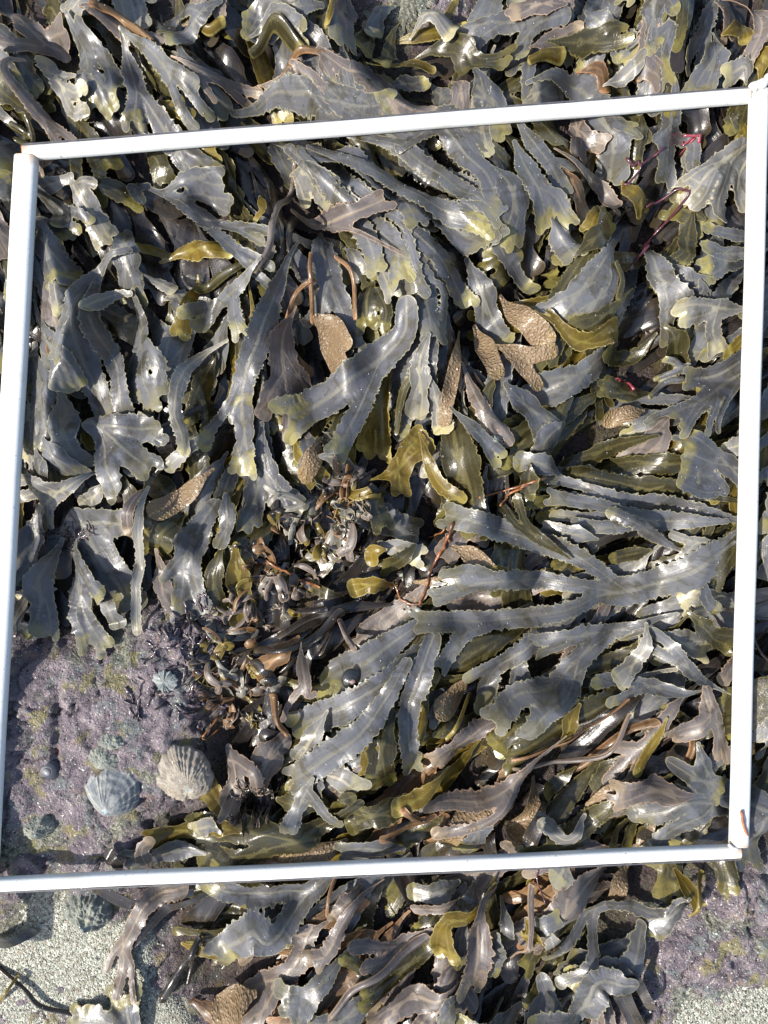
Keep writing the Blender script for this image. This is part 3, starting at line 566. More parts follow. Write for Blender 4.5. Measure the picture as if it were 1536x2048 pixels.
DATA = """
# TOP LEFT
6 m|35,60 0,25 50,55 95,95 145,110;40,35 0,90 40,105 95,113
5 o|60,50 95,30 125,50 140,80
5 p|50,60 215,-10 190,20 160,35
6 g|40,48 165,75 182,140 195,190 205,235;30,40 180,160 215,195 238,240;28,36 188,95 215,130 240,165 246,190
6 g|50,40 440,0 390,40 345,78;30,24 400,32 355,40 325,62
5 m|40,40 190,60 250,75 315,90
5 t|14,20 210,50 240,40 275,62 300,85
6 g|34,44 262,97 277,157 285,205 282,250;38,62 283,195 320,250 365,320 400,360 425,382
7 g|34,36 262,97 320,130 355,180 378,215 392,230;30,26 340,150 368,150 388,162
6 m|14,34 345,118 400,150 450,185 520,225;14,16 385,140 420,190 440,228
6 g|60,44 -10,130 30,155 55,195
6 o|26,42 118,290 85,250 45,215 12,185
7 m|20,32 65,140 55,185 85,235 130,285
5 g|40,48 60,120 70,170 95,210
7 p|30,42 150,150 132,175 148,205 185,218;20,30 135,170 115,165 118,160
5 y|25,34 320,205 350,225 388,238
7 o|12,14 75,262 62,270 42,268;10,14 78,270 60,285 45,288
5 g|60,56 -20,300 10,310 35,330
5 g|40,50 -20,370 0,380 22,372
5 m|60,60 -30,420 0,450 10,500
6 p|38,66 150,368 172,398 195,430 208,468;24,28 165,378 130,380 94,402;20,24 178,400 190,380 198,378
7 g|24,36 88,396 122,424 166,446;22,24 115,420 130,440 126,456
6 g|30,42 66,436 100,460 136,486
5 o|20,44 190,388 230,405 276,412
7 g|36,52 285,375 345,400 400,440 460,475 546,524;24,34 335,395 400,396 462,396;26,34 362,405 420,415 463,428;20,26 300,380 290,405 302,428
5 y|26,44 330,535 372,514 430,505 465,497;20,26 345,520 315,510 292,514
5 y|26,44 382,315 405,325 432,332
5 m|30,18 98,308 108,340 100,366
4 o|40,50 290,300 320,330 330,360
5 y|12,16 395,65 420,72 450,62
# TOP MIDDLE
5 g|54,50 645,18 575,32 500,52;36,30 580,30 540,45 505,72
6 g|44,56 688,-20 692,20 684,78
6 y|8,12 668,0 662,30 655,55
6 t|7,12 538,168 600,122 662,112
5 g|20,30 505,95 560,80 610,60
5 o|14,20 510,120 560,100 600,95
7 m|30,92 640,115 695,135 745,180 800,215 860,245;28,24 645,120 668,160 690,196
7 g|46,50 470,240 560,225 640,208 715,207 766,206;30,34 680,210 715,216 742,234
6 m|12,28 525,206 560,198 602,193
6 m|40,34 592,178 640,170 690,188
7 y|24,18 735,128 790,140 830,152 863,161
7 o|10,36 800,58 785,92 764,124
7 p|20,46 820,88 855,72 897,80
6 y|26,24 785,98 840,92 922,66;10,14 860,70 890,50 908,20
6 g|60,56 1135,22 1060,45 1000,55 933,85;50,40 1120,35 1060,72 1030,122
6 m|50,46 1130,10 1080,10 1030,30
6 o|20,36 808,130 900,124 960,130 1014,135;16,26 870,130 905,142 928,148
7 g|24,84 948,150 972,185 988,220 985,262
6 g|24,54 858,166 880,200 895,238
6 g|26,40 778,170 815,170 846,175
6 m|26,50 905,163 918,190 920,225
4 o|40,40 730,20 745,60 720,90
5 g|30,40 790,20 760,50 748,80
# FAN
8 g!|40,54 555,282 640,312 700,335 760,372 820,410 880,452 930,490 950,504;36,40 735,358 790,400 828,442;34,42 860,440 905,430 975,425
7 g!|50,50 650,278 760,302 840,334 905,372 972,400
9 g!|40,46 800,292 875,292 935,316 972,350 992,393
6 g|50,42 830,266 900,278 966,302;34,38 870,268 915,256 945,262
7 g!|40,50 590,285 645,320 690,377 737,423 780,468 810,520 822,566;24,26 684,372 706,408 716,436
8 g!|28,44 780,435 838,470 875,514 905,566 926,606
6 g!|44,44 795,455 825,512 848,575 862,662;14,15 852,560 880,610 884,664
7 g|38,50 546,288 566,330 590,372
7 g|32,54 575,300 600,335 627,370
8 p|22,52 588,378 625,388 668,414;18,30 600,385 608,402 614,418
9 m|44,48 592,442 650,458 700,436 755,424;14,7 650,460 740,482 800,503 816,509
7 g|36,50 905,425 950,440 994,464
6 g|56,70 970,340 1010,375 1030,425 1020,470
6 g|40,42 732,480 745,520 748,556
6 g|44,60 640,470 655,540 667,592;38,44 660,580 650,620 641,650;40,44 668,586 692,640 707,686
6 o|50,46 745,570 735,610 735,648;32,28 757,590 772,625 770,652
7 p|26,34 765,530 768,560 780,592
6 p|18,30 690,508 706,525 719,552
7 t|7,9 622,510 625,600 632,662
7 t|7,7 630,560 600,610 576,642
6 t|7,8 672,515 705,555 711,638
6 d|18,14 545,380 560,440 570,500 545,560
6 d|14,10 590,440 580,500 600,560
5 y|26,14 520,395 528,425 512,440
7 m|9,12 600,300 570,420 545,500 510,540
5 p|40,36 505,480 535,500 520,520
8 g!|30,44 620,290 690,318 760,352 830,395 905,425 968,438
8 g!|30,44 575,296 630,345 690,400 745,455 790,500 800,545
7 g!|28,40 700,285 790,312 870,352 930,398 985,430
8 g!|28,38 600,300 650,360 700,420 735,480 752,540
# TOP RIGHT
6 m|26,44 1060,96 1100,92 1147,93
7 y|14,16 1060,125 1085,126 1113,139
6 o|26,40 1085,115 1150,135 1220,136
7 p|44,52 1050,205 1075,196 1107,192
7 g|40,58 1055,165 1120,172 1165,210 1190,258 1208,305 1210,358;32,32 1188,250 1222,280 1252,298
7 t|14,26 1148,156 1185,166 1207,185
7 p|24,36 1200,186 1235,176 1257,165
6 g|32,52 1262,85 1268,130 1285,185 1297,218
5 g|36,48 1203,25 1226,80 1235,138
5 g|40,44 1170,30 1180,60 1195,90
6 m|34,36 1270,50 1295,95 1320,146;15,17 1305,98 1328,127
7 g|46,46 1298,-12 1310,30 1318,72;30,32 1305,5 1322,10 1345,18;24,24 1290,-5 1265,0 1262,15
6 g|46,34 1428,-5 1405,60 1390,100 1374,152;24,22 1400,70 1375,110 1368,150
6 m|44,36 1435,0 1442,40 1446,78
6 y|34,32 1435,85 1465,86 1482,94
7 m|38,30 1445,2 1480,52 1494,95 1485,134;20,16 1480,52 1510,66 1542,78
7 g|12,72 1424,72 1420,122 1398,180
6 g|24,50 1345,120 1352,180 1346,240 1336,295 1328,350;22,20 1342,240 1320,278 1298,300;28,30 1345,270 1365,310 1372,348
6 o|60,58 1055,240 1078,262 1108,288
7 m|24,42 1138,236 1150,272 1158,314;24,32 1148,268 1168,290 1187,308
7 g|28,36 1208,233 1235,244 1257,250
5 o|24,22 1285,225 1279,280 1270,332
6 g|46,36 1028,255 1065,300 1100,335 1124,380;20,22 1095,325 1118,335 1140,342
6 g|46,54 1028,285 1055,345 1078,395 1088,442;34,36 1075,378 1105,415 1132,438
6 g|30,42 1103,438 1120,470 1139,504
7 m|18,34 1110,295 1160,342 1195,388 1234,424
5 t|40,50 1120,340 1150,390 1170,440
7 y|14,40 1236,372 1250,392 1266,420
6 y|14,30 1204,425 1184,442 1172,464
6 o|34,52 1150,512 1190,480 1202,456
8 p|60,42 1520,285 1460,325 1440,385 1432,428;46,46 1500,300 1475,360 1474,430;46,46 1490,300 1430,338 1400,385 1372,414;38,38 1480,305 1415,340 1375,372 1350,392
7 y|40,40 1440,350 1375,395 1346,420
7 o|24,36 1512,212 1475,232 1478,266
7 y|12,20 1485,235 1492,262 1475,280
5 d|60,60 1332,340 1290,392 1268,425
6 o|48,50 1405,440 1365,445 1338,440
7 g|30,26 1505,482 1450,472 1412,464
7 g|34,36 1510,506 1450,506 1398,507
6 g|40,50 1500,520 1450,535 1410,545
6 o|40,40 1350,460 1370,500 1345,530
6 y|30,40 1522,160 1490,145 1460,140
7 p|24,40 1495,165 1470,160 1445,168
6 g|60,50 1560,300 1545,360 1535,420
6 g|50,40 1580,700 1550,760 1530,830
5 y|18,26 1515,70 1530,100 1545,130
# LEFT MIDDLE
7 g!|20,54 258,500 214,560 194,640 190,720 214,836;14,30 200,610 176,680 150,728
7 g!|20,42 216,590 224,680 240,750 264,830
6 g|62,66 262,470 266,545 270,592
6 g|46,70 272,588 285,650 292,720 290,814;30,40 300,690 322,730 330,782
7 p|16,26 300,560 330,572 347,582;14,22 270,595 245,608 216,642
6 p|30,46 330,600 365,605 374,622
7 g|26,60 70,602 84,660 115,722 156,788
6 g|60,74 72,690 75,760 72,830 69,896;34,34 90,800 110,850 124,888
5 m|52,70 100,555 108,610 128,680
5 t|50,24 128,680 148,715 160,752
6 p|20,56 134,500 146,570 156,632
6 g|60,62 112,468 120,520 128,558
6 g|50,60 160,800 145,860 158,915 175,938
9 g!|56,58 200,852 255,857 322,861;56,54 205,856 245,890 292,928;38,54 205,870 218,920 230,972
6 g|50,60 84,878 115,920 166,952
6 g|40,60 70,900 92,945 88,965
8 p|26,44 208,938 150,982 100,978 50,982;36,50 150,980 108,1008 92,1042
6 p|30,42 212,960 195,990 168,1012
5 y|20,26 188,850 190,870 192,892
8 p|30,26 455,682 412,712 372,765 355,830 370,902
5 o|40,46 432,712 416,780 400,862
6 y|20,32 404,562 395,620 382,684
7 g|34,42 522,522 480,575 440,615 393,662;28,36 472,588 474,630 478,658
6 o|16,20 500,520 460,560 412,594
8 g|26,56 600,498 560,600 520,680 492,765 486,820;48,60 487,808 490,870 491,938;26,24 492,755 455,822 432,862 432,900
7 p|22,28 440,850 402,890 362,938
7 b|34,50 430,940 382,982 330,1018
5 d|30,30 330,860 345,900 360,930
5 d|14,10 400,820 360,835 300,870
5 o|50,50 310,940 335,970 350,1010
6 d|10,8 400,900 350,940 315,950
# CENTRE
7 b|36,46 640,662 660,702 688,748;34,34 645,662 672,665 692,692
8 m|16,58 598,628 575,672 568,720 572,762;50,50 570,745 588,810 594,868 ;38,36 566,752 542,790 524,828;38,40 582,725 605,765 624,798
9 g!|66,74 812,615 806,680 762,732 692,772 602,830;42,40 760,735 732,800 704,850 680,898
8 y|28,56 792,715 764,790 752,850 744,922
8 p|42,44 858,668 840,722 838,775 830,828
7 o|24,12 838,738 805,790 792,866
7 p|18,42 856,742 870,800 888,862
7 b|24,32 915,672 905,745 895,800 888,842
6 g|60,66 932,525 950,580 966,640 984,692
7 b|40,40 942,668 966,712 992,745
6 m|24,36 924,726 960,810 985,860 1010,892
8 g|24,34 900,815 950,868 1002,925
5 o|50,90 898,815 905,890 920,960 924,1040
8 y|16,72 738,962 790,945 822,905 842,885;44,44 796,935 800,975
9 y|18,28 838,866 855,925 878,972 918,997
8 p|34,40 638,912 672,918 698,944
6 g|46,70 524,848 530,930 560,985 590,1035;50,50 525,930 520,985 505,1040
5 y|50,50 720,830 700,880 690,940
6 o|36,46 768,985 752,1010 762,1040
6 y|60,40 590,880 620,930 640,960
6 g|30,40 600,850 620,900 610,950
6 b|40,40 640,880 625,920 610,950
# RIGHT MIDDLE
9 y|18,36 1066,627 1110,644 1155,676 1190,681 1228,665;10,12 1140,668 1115,636 1098,620
7 b|46,48 998,600 1040,642 1088,682
8 b|38,34 985,690 1040,722 1102,702;44,30 1020,710 1052,745 1072,772
6 g|58,64 1215,500 1182,560 1130,608 1080,642;44,56 1212,540 1200,590 1150,645
6 o|28,36 1245,602 1200,637 1152,655
5 g|34,66 1240,640 1200,712 1150,762 1055,802;50,56 1170,745 1100,780 1048,795
7 g|50,46 1285,490 1300,560 1316,620 1330,674
6 g|36,40 1340,530 1370,560 1378,590
8 p|44,42 1495,618 1420,622 1348,634;40,44 1430,622 1416,665 1422,698
8 y|14,26 1486,664 1472,686 1452,706
7 o|34,58 1308,668 1330,705 1348,740
6 o|28,42 1292,680 1262,716 1216,708
6 g|34,36 1400,560 1380,600 1345,615
8 g!|58,40 1484,718 1430,752 1370,762;56,26 1450,765 1400,800 1338,830;20,14 1405,795 1378,840 1366,872;18,14 1380,812 1352,855;18,15 1430,790 1416,840 1409,868;18,14 1450,780 1438,830 1424,864;16,13 1345,822 1310,832 1284,848
7 g|14,11 1370,735 1335,750 1303,762;14,11 1355,762 1325,768 1296,795;13,10 1360,745 1330,735 1310,730
7 p|18,40 1500,860 1470,890 1440,900;14,16 1480,880 1460,905 1440,915
7 g|60,54 1492,992 1442,942 1402,906 1374,884;44,40 1440,980 1402,958 1354,940;34,30 1425,985 1392,985 1350,968
5 o|56,44 1402,918 1330,930 1260,930 1196,947
5 o|38,40 1282,880 1200,902 1128,952
6 g|36,36 1242,976 1190,965 1158,943;14,20 1200,965 1175,955 1150,960
6 o|48,74 1475,1002 1350,985 1200,978 1130,975 1062,985
6 g|64,56 1482,1042 1330,1018 1200,1008 1078,1002
6 b|40,42 1284,822 1240,832 1208,842
6 o|46,50 1294,788 1240,786 1208,772
6 g|56,56 1125,848 1092,880 1080,912
6 g|40,50 1120,950 1080,930 1040,925
6 o|30,40 1060,930 1045,960 1055,990
5 g|60,60 1010,770 1040,820 1080,850
7 o|14,16 1225,540 1235,570 1232,600
# LEFT ROCK EDGE FRONDS
8 g|66,58 96,1015 80,1085 54,1155
7 g|30,30 86,1166 56,1166 18,1192
8 g|38,54 122,1078 108,1150 100,1210 94,1266
6 g|28,34 60,1183 52,1238
8 g|46,72 150,1088 152,1160 175,1230 192,1284;46,46 150,1112 180,1160 202,1188
6 g!|96,84 165,1045 200,1095 236,1150 254,1192;70,60 162,1048 210,1046 256,1048
7 g|36,42 210,1168 226,1205 240,1242
9 p|32,22 300,975 295,1040 286,1100 283,1170 276,1260
7 g|52,76 432,1008 405,1060 392,1120 394,1208;30,24 390,1100 355,1128 342,1152
6 m|38,46 313,1100 335,1170 376,1222
6 o|40,42 446,1088 442,1150 440,1208
6 y|50,62 474,1088 485,1160 492,1236
5 o|60,60 372,1028 352,1065 330,1090
5 g|30,34 10,1200 30,1235 60,1262
7 g|50,40 460,990 462,1050 450,1085
6 m|20,26 300,975 280,1000 272,1060
# CENTRE RIGHT BIG
9 g!|70,60 1490,1075 1430,1115 1350,1150 1270,1175 1200,1182;34,48 1235,1172 1160,1118 1080,1085 1000,1060 908,1034;34,40 1215,1180 1130,1166 1050,1158 960,1166 878,1192;32,40 1200,1186 1090,1216 980,1234 848,1242;22,34 990,1234 925,1268 886,1320;16,26 1010,1160 950,1142 892,1152
8 g|50,46 1170,1200 1090,1255 1030,1295 985,1335 966,1390;28,30 1020,1300 962,1338 934,1350
8 g|38,34 1040,1168 960,1164 880,1156
8 y|18,28 1012,1136 988,1146
7 g!|44,66 840,1240 790,1275 730,1312 662,1348
8 g!|44,58 880,1250 820,1320 760,1368 700,1400 605,1444
9 g!|40,50 812,1325 766,1400 720,1455 660,1502 602,1538
8 g!|56,38 866,1275 836,1350 815,1430 822,1508
8 p|26,50 655,1420 626,1470 600,1508
5 d|80,80 800,1050 740,1140 680,1200
5 g|80,74 700,1000 755,1030 812,1062
6 p|36,48 758,1084 800,1100 824,1106
7 y|24,28 772,1098 745,1102 744,1120
7 y|30,46 792,1165 740,1166 703,1175
6 o|18,26 686,1190 650,1181 624,1170
7 b|38,46 903,1093 940,1110 976,1142
6 b|34,34 828,1160 900,1160 982,1150
6 o|30,34 830,1090 800,1120 775,1130
6 d|40,13 778,1205 700,1212 630,1225 560,1270
7 d|14,8 650,1218 590,1216 560,1216
7 d|20,12 680,1225 620,1280 520,1292
6 d|12,8 600,1310 560,1340 515,1362
6 d|14,10 640,1260 600,1300 560,1300 512,1350
6 t|40,50 600,1270 560,1310 520,1340
8 m|10,26 602,1285 608,1330 613,1372;20,12 612,1362 582,1400 570,1430;18,10 613,1368 625,1375 634,1378
8 m|10,12 680,1240 694,1268 710,1287
8 t|18,10 546,1395 560,1430 574,1462
7 p|12,20 525,1365 538,1358 552,1372;10,16 530,1370 560,1362 566,1355
6 m|60,84 572,1470 542,1510 512,1550
6 o|50,76 782,1430 766,1480 758,1555
7 b|34,54 938,1352 912,1383 885,1402
6 g|30,34 902,1395 880,1405 862,1420
6 y|28,24 852,1370 842,1430 830,1485
7 m|34,54 1012,1438 940,1472 872,1515
7 y|8,7 940,1390 915,1430 893,1475
5 y|30,30 860,1320 865,1350 850,1375
5 o|40,50 960,1410 920,1440 880,1440
# RIGHT LOWER
7 g|56,46 1455,1042 1350,1042 1230,1038 1128,1030
9 o|18,32 1140,1118 1080,1080 1040,1045 1016,1002
7 g|30,50 1190,1078 1150,1070 1098,1064
7 o|38,30 1286,1098 1250,1108 1226,1116
7 g|24,26 1350,1102 1290,1068 1225,1025
8 p|34,26 1422,1082 1382,1088 1360,1116;16,20 1400,1085 1360,1078 1332,1068
6 d|40,40 1300,1060 1240,1060 1190,1080
8 g|38,66 1345,1225 1270,1242 1215,1272 1150,1312 1100,1358 1045,1405 1015,1468;40,48 1235,1255 1160,1268 1072,1298;26,26 1140,1330 1122,1362 1113,1388
7 o|14,30 1116,1368 1092,1400 1066,1448
9 p|28,32 1276,1240 1256,1300 1232,1362
8 p|34,10 1240,1356 1290,1346 1342,1334
8 g|12,38 1444,1380 1385,1350 1340,1310 1285,1268
8 g|16,42 1424,1376 1340,1370 1270,1371 1206,1382
7 o|34,58 1372,1222 1400,1260 1448,1278
6 p|58,68 1290,1265 1345,1282 1402,1290
8 m|24,50 1405,1372 1385,1412 1352,1464;28,34 1408,1378 1420,1430 1426,1505
6 t|12,9 1362,1455 1350,1502
5 o|60,84 1252,1370 1180,1420 1110,1452 1028,1502
6 o|40,50 1060,1420 1020,1450 990,1480
8 t|6,9 1257,1400 1200,1442 1130,1482 1026,1518
8 m|6,11 1252,1422 1180,1482 1100,1522 1030,1537
7 t|11,13 1292,1428 1220,1470 1160,1512 1128,1542
7 y|16,26 1336,1438 1305,1490 1276,1542
9 g|34,44 1392,1483 1400,1530 1425,1585;44,58 1330,1512 1372,1532 1430,1575
6 m|30,30 1430,1230 1460,1300 1455,1380
6 d|8,6 1540,1240 1480,1230 1400,1190
6 d|8,6 1540,1200 1470,1215 1420,1215
6 d|8,6 1560,1340 1510,1300 1500,1250
6 g|40,30 1400,1160 1410,1200 1422,1215
6 o|30,40 1480,1090 1460,1120 1440,1150
6 g|44,40 1570,1060 1540,1090 1515,1150
5 g|60,60 1560,950 1550,1000 1540,1050
5 y|30,40 1160,1410 1140,1440 1128,1480
# BOTTOM LEFT
8 m!|48,34 372,1758 310,1785 280,1830 255,1882;28,22 256,1870 242,1930 240,1978;24,12 256,1875 266,1935 277,1982;18,14 262,1860 228,1905 214,1938
7 d|26,20 430,1780 345,1812 300,1842 264,1884;16,32 345,1812 290,1795 240,1790 198,1774
7 d|12,18 404,1862 375,1920 336,1978;10,8 388,1895 384,1947
6 y|46,18 368,1882 410,1900 462,1922
5 t|50,54 390,1990 450,2010 505,2028
7 b|46,54 520,1950 482,1972 452,1992
5 d|6,8 -10,1932 50,1975 85,2010 158,2033
6 y|8,6 0,2003 20,1975 39,1948
6 g|60,70 300,2080 225,2035 170,2020;50,60 270,2050 262,2015 258,1995
5 d|50,28 -20,1880 30,1875 66,1862
6 y|40,50 424,1665 370,1660 312,1670
6 g|48,58 412,1700 350,1704 284,1714
8 o|36,92 720,1590 625,1648 520,1690 398,1704
8 y|20,50 476,1622 452,1592 428,1574
8 y|24,34 492,1640 455,1640 430,1654
8 p|28,30 462,1622 430,1630 403,1642
6 d|24,26 248,1740 236,1720 224,1704
8 g!|34,46 690,1735 620,1772 570,1775 500,1777 432,1764;42,60 630,1768 562,1820 508,1850 456,1882
6 m|30,26 300,1740 285,1700 300,1680
9 g|38,34 626,1556 600,1610 576,1668;34,26 622,1590 650,1620 678,1648
8 g|64,48 640,1530 626,1562 622,1585
7 p|56,58 645,1540 682,1545 702,1565
8 o|18,30 678,1590 700,1586
7 o|48,60 850,1578 765,1595 675,1618;40,40 770,1595 720,1620 700,1640
6 o|60,60 560,1590 600,1600 640,1600
8 y|20,40 898,1536 842,1568 788,1592
5 y|30,40 720,1545 735,1530 740,1510
8 m|60,50 460,1490 480,1540 470,1580;40,30 480,1510 510,1540 515,1580
# BOTTOM MIDDLE
9 m|16,46 1130,1470 1060,1520 1000,1552 940,1580 868,1612
8 t|24,18 882,1614 830,1640 768,1666
8 t|10,14 866,1614 840,1618 808,1623
8 t|14,12 892,1628 870,1660 852,1684
8 b|40,46 1022,1588 962,1610 920,1640 893,1674
7 g|40,60 1012,1610 970,1640 934,1694
6 b|50,56 692,1683 640,1700 580,1716
7 g|54,60 806,1695 750,1695 696,1702
9 m|12,34 768,1738 705,1815 660,1880 618,1918;18,15 668,1870 652,1890 640,1924
8 m|28,38 724,1748 684,1775 663,1818
8 t|8,6 672,1752 660,1780 655,1818
6 m|28,60 662,1838 600,1860 550,1857 490,1872;50,56 620,1865 592,1920 550,1960 505,1988
7 g|30,58 704,1888 650,1930 612,1960 563,1988;28,34 636,1945 610,1990 597,2024
8 m|34,38 862,1848 790,1870 718,1888
9 m|20,12 850,1868 780,1915 720,1960 664,2014
7 o|46,58 884,1858 832,1900 780,1950 716,1984;38,30 830,1900 760,1912 692,1904
7 m|40,60 925,1908 862,1960 800,2000 736,2050
9 y|22,46 990,1762 930,1792 890,1832 882,1880 892,1910
9 m|20,60 990,1768 962,1820 950,1870 942,1918
8 g|34,34 932,1828 920,1870 920,1898
8 g|24,36 1002,1795 1006,1840 1003,1865
8 g|30,54 992,1850 986,1900 978,1932
8 g|40,48 915,1748 865,1760 826,1776
8 m|20,24 922,1764 872,1785 832,1818
7 o|34,46 892,1788 865,1820 848,1848
7 g|30,44 928,1753 905,1788
8 g|34,44 945,1753 928,1785
5 t|40,44 598,1842 660,1832 722,1800
8 g|30,42 942,1968 905,2005 893,2045
6 g|60,80 745,1988 680,2022 616,2055
6 t|20,40 612,2022 560,2052
7 g|38,70 1035,1985 985,2025 925,2055
7 b|46,46 1068,1558 1052,1610 1028,1655
5 g|50,50 560,1800 530,1830 500,1830
# BOTTOM RIGHT
7 g!|70,46 1450,1592 1380,1600 1320,1614 1264,1622;54,34 1405,1608 1335,1650 1298,1694
7 g!|70,50 1450,1592 1510,1600 1524,1640 1500,1706
8 o|16,44 1236,1528 1190,1590 1150,1642 1118,1684;28,36 1142,1655 1090,1685 1042,1692
8 p|32,30 1154,1606 1110,1638 1086,1650
6 b|28,50 1272,1548 1222,1575 1182,1602
8 m|40,50 1345,1548 1282,1570 1232,1592
7 d|18,32 1092,1558 1072,1620 1052,1664
8 o|22,26 1155,1538 1110,1555 1088,1566
6 b|48,50 1305,1648 1282,1690 1280,1710
8 b|44,46 1262,1728 1240,1760 1222,1788
7 p|56,56 1132,1728 1122,1755
7 m|56,80 1232,1738 1150,1790 1090,1850 1034,1894
8 g|28,40 1352,1764 1282,1795 1212,1815 1150,1872 1098,1944
7 g|24,44 1362,1765 1322,1790 1288,1834
7 g|30,76 1272,1828 1230,1888 1180,1910 1138,1936
8 g|76,66 1225,1905 1190,1960 1150,2010 1085,2055
7 d|48,38 1235,1925 1242,1980 1264,2034;28,24 1245,1935 1275,1965 1287,1988
8 y|28,34 1038,1798 1050,1835 1057,1868
7 p|28,38 1092,1848 1108,1895
7 g|58,56 1085,1972 1050,2000 1005,2035;46,38 1085,1960 1102,2000 1122,2034
7 m|24,24 1196,1982 1185,2055
6 m|22,22 1215,1990 1215,2055
7 y|38,32 1345,1733 1356,1755 1367,1774
7 y|9,8 1402,1743 1386,1780 1372,1818
6 o|48,42 1440,1698 1445,1755
8 m|9,8 1062,1768 1036,1830 1023,1914
6 m|50,50 1250,1770 1180,1790 1120,1800
7 g|26,30 1040,1835 1080,1840 1110,1838
"""
# ------------------------------------------------------------------ traced data
class Spec(list): keep = False
def parse(txt):
    L = []
    for ln in txt.strip().splitlines():
        if ln.startswith('#') or not ln.strip(): continue
        head, body = ln.split('|', 1); lay, sty = head.split(); sp = Spec(); sp.keep = sty.endswith('!'); sty = sty[0]
        for br in body.split(';'):
            t = br.split(); w0, w1 = map(float, t[0].split(',')); sp.append((w0, w1, [tuple(map(float, q.split(','))) for q in t[1:]]))
        L.append((int(lay), sty, sp))
    return L
TR = parse(DATA)
FLOW = [(150,80,.6,.8),(60,250,.7,.7),(330,200,.6,.7),(600,200,.9,.4),(730,60,0,1),(850,150,.9,.2),(1050,60,-1,.3),(1270,120,.1,1),(1420,100,-.2,1),(1200,280,.3,1),(1380,380,-.8,.6),(1400,620,-.9,.2),(120,700,.1,1),(300,450,.7,.5),(260,700,.1,1),(450,700,-.3,1),(700,400,.7,.7),(650,650,-.1,1),(800,800,0,1),(950,800,.2,1),(1150,650,-.6,.8),(1150,880,-.8,.5),(1300,990,-1,.1),(1400,850,-.6,.6),(100,1100,-.2,1),(220,1100,.4,.9),(430,1100,-.1,1),(600,1150,-.8,.4),(750,1350,-.7,.7),(1100,1200,-.9,.3),(1200,1350,-.8,.5),(1100,1550,-.9,.4),(900,1600,-.9,.4),(600,1650,-.9,.3),(700,1900,-.7,.7),(950,1830,-.4,.9),(1150,1850,-.8,.6),(1100,2000,-.6,.7),(600,1800,-.9,.3),(1380,1780,-.8,.5)]
FLW = np.array(FLOW, float)
def flow(x, y):
    d2 = (FLW[:, 0] - x) ** 2 + (FLW[:, 1] - y) ** 2; k = 1 / (d2 + 900); v = (FLW[:, 2:] * k[:, None]).sum(0); return math.atan2(v[1], v[0])
def filler(r, x, y, long=False):
    a = flow(x, y) + r.normal(0, .18); L = (170 + 120 * r.random()) * (1.15 if long else 1.0); wd = 26 + 18 * r.random(); bend = r.normal(0, .10)
    def line(p, a, L, k, bend):
        P = [p]
        for i in range(k): a += bend + r.normal(0, .04); P.append((P[-1][0] + math.cos(a) * L / k, P[-1][1] + math.sin(a) * L / k))
        return P
    m = line((x, y), a, L, 5, bend); sp = [(wd * .6, wd, m)]
    n = int(r.integers(2, 5)) if long else int(r.integers(1, 4)); sg = 1 if r.random() < .5 else -1
    for j in range(n):
        i = min(4, 1 + (j * 3) // max(1, n)); b = math.atan2(m[i + 1][1] - m[i][1], m[i + 1][0] - m[i][0]) + sg * (.26 + .14 * r.random())
        sp.append((wd * .75, wd * (.8 + .25 * r.random()), line(m[i], b, L * (.62 - .1 * i + .12 * r.random()), 3, -sg * .07))); sg = -sg
    return sp
def free_of_bare(sp):
    for w0, w1, pts in sp:
        P = np.array(pts); m = max(w0, w1) * .6
        for ox, oy in ((0, 0), (m, 0), (-m, 0), (0, m), (0, -m)):
            if bare(P[:, 0] + ox, P[:, 1] + oy).any(): return False
    return True
fr_ = np.random.default_rng(99); fill = []
NF = 780
tries = 0
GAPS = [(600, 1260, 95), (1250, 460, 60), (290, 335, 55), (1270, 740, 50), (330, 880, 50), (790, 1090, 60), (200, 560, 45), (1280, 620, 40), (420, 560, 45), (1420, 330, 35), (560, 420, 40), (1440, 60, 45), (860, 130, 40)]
while len(fill) < NF and tries < 14000:
    tries += 1
    x = -190 + 1920 * fr_.random(); y = -190 + 2430 * fr_.random()
    sp = filler(fr_, x, y, len(fill) % 3 == 0)
    if not free_of_bare(sp): continue
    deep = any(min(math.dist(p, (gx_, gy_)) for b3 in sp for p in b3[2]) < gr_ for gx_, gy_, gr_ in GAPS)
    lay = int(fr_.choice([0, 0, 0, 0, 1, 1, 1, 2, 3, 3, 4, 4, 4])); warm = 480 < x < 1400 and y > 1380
    s = fr_.choice(list('ddodddddod' if lay < 2 else (('otytmdoyom' if warm else 'oyogdooydo') if lay < 4 else ('mtmgootgmo' if warm else 'ggogogopgm'))))  # lowest layers mostly get dark colours, standing in for shade under the canopy
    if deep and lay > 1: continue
    if deep: s = 'd'  # fronds in the gaps coloured dark so the gaps read as deep shade
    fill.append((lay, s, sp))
def area(sp): return sum(.5 * (w0 + w1) * sum(math.dist(p[i], p[i + 1]) for i in range(len(p) - 1)) for w0, w1, p in sp)
narrowf = lambda sp: max(max(s[0], s[1]) for s in sp) < 21
allf = [(l, s, sp, True) for l, s, sp in TR] + [(l, s, sp, False) for l, s, sp in fill]
blades = sorted([i for i, f in enumerate(allf) if f[3] and not narrowf(f[2]) and f[1] != 'b'], key=lambda i: -area(allf[i][2]) * (1 + .12 * allf[i][0]))
single = set(blades[:296]) | {i for i, f in enumerate(allf) if f[3] and (narrowf(f[2]) or f[1] == 'b')}
order = sorted(range(len(allf)), key=lambda i: (allf[i][0], i))

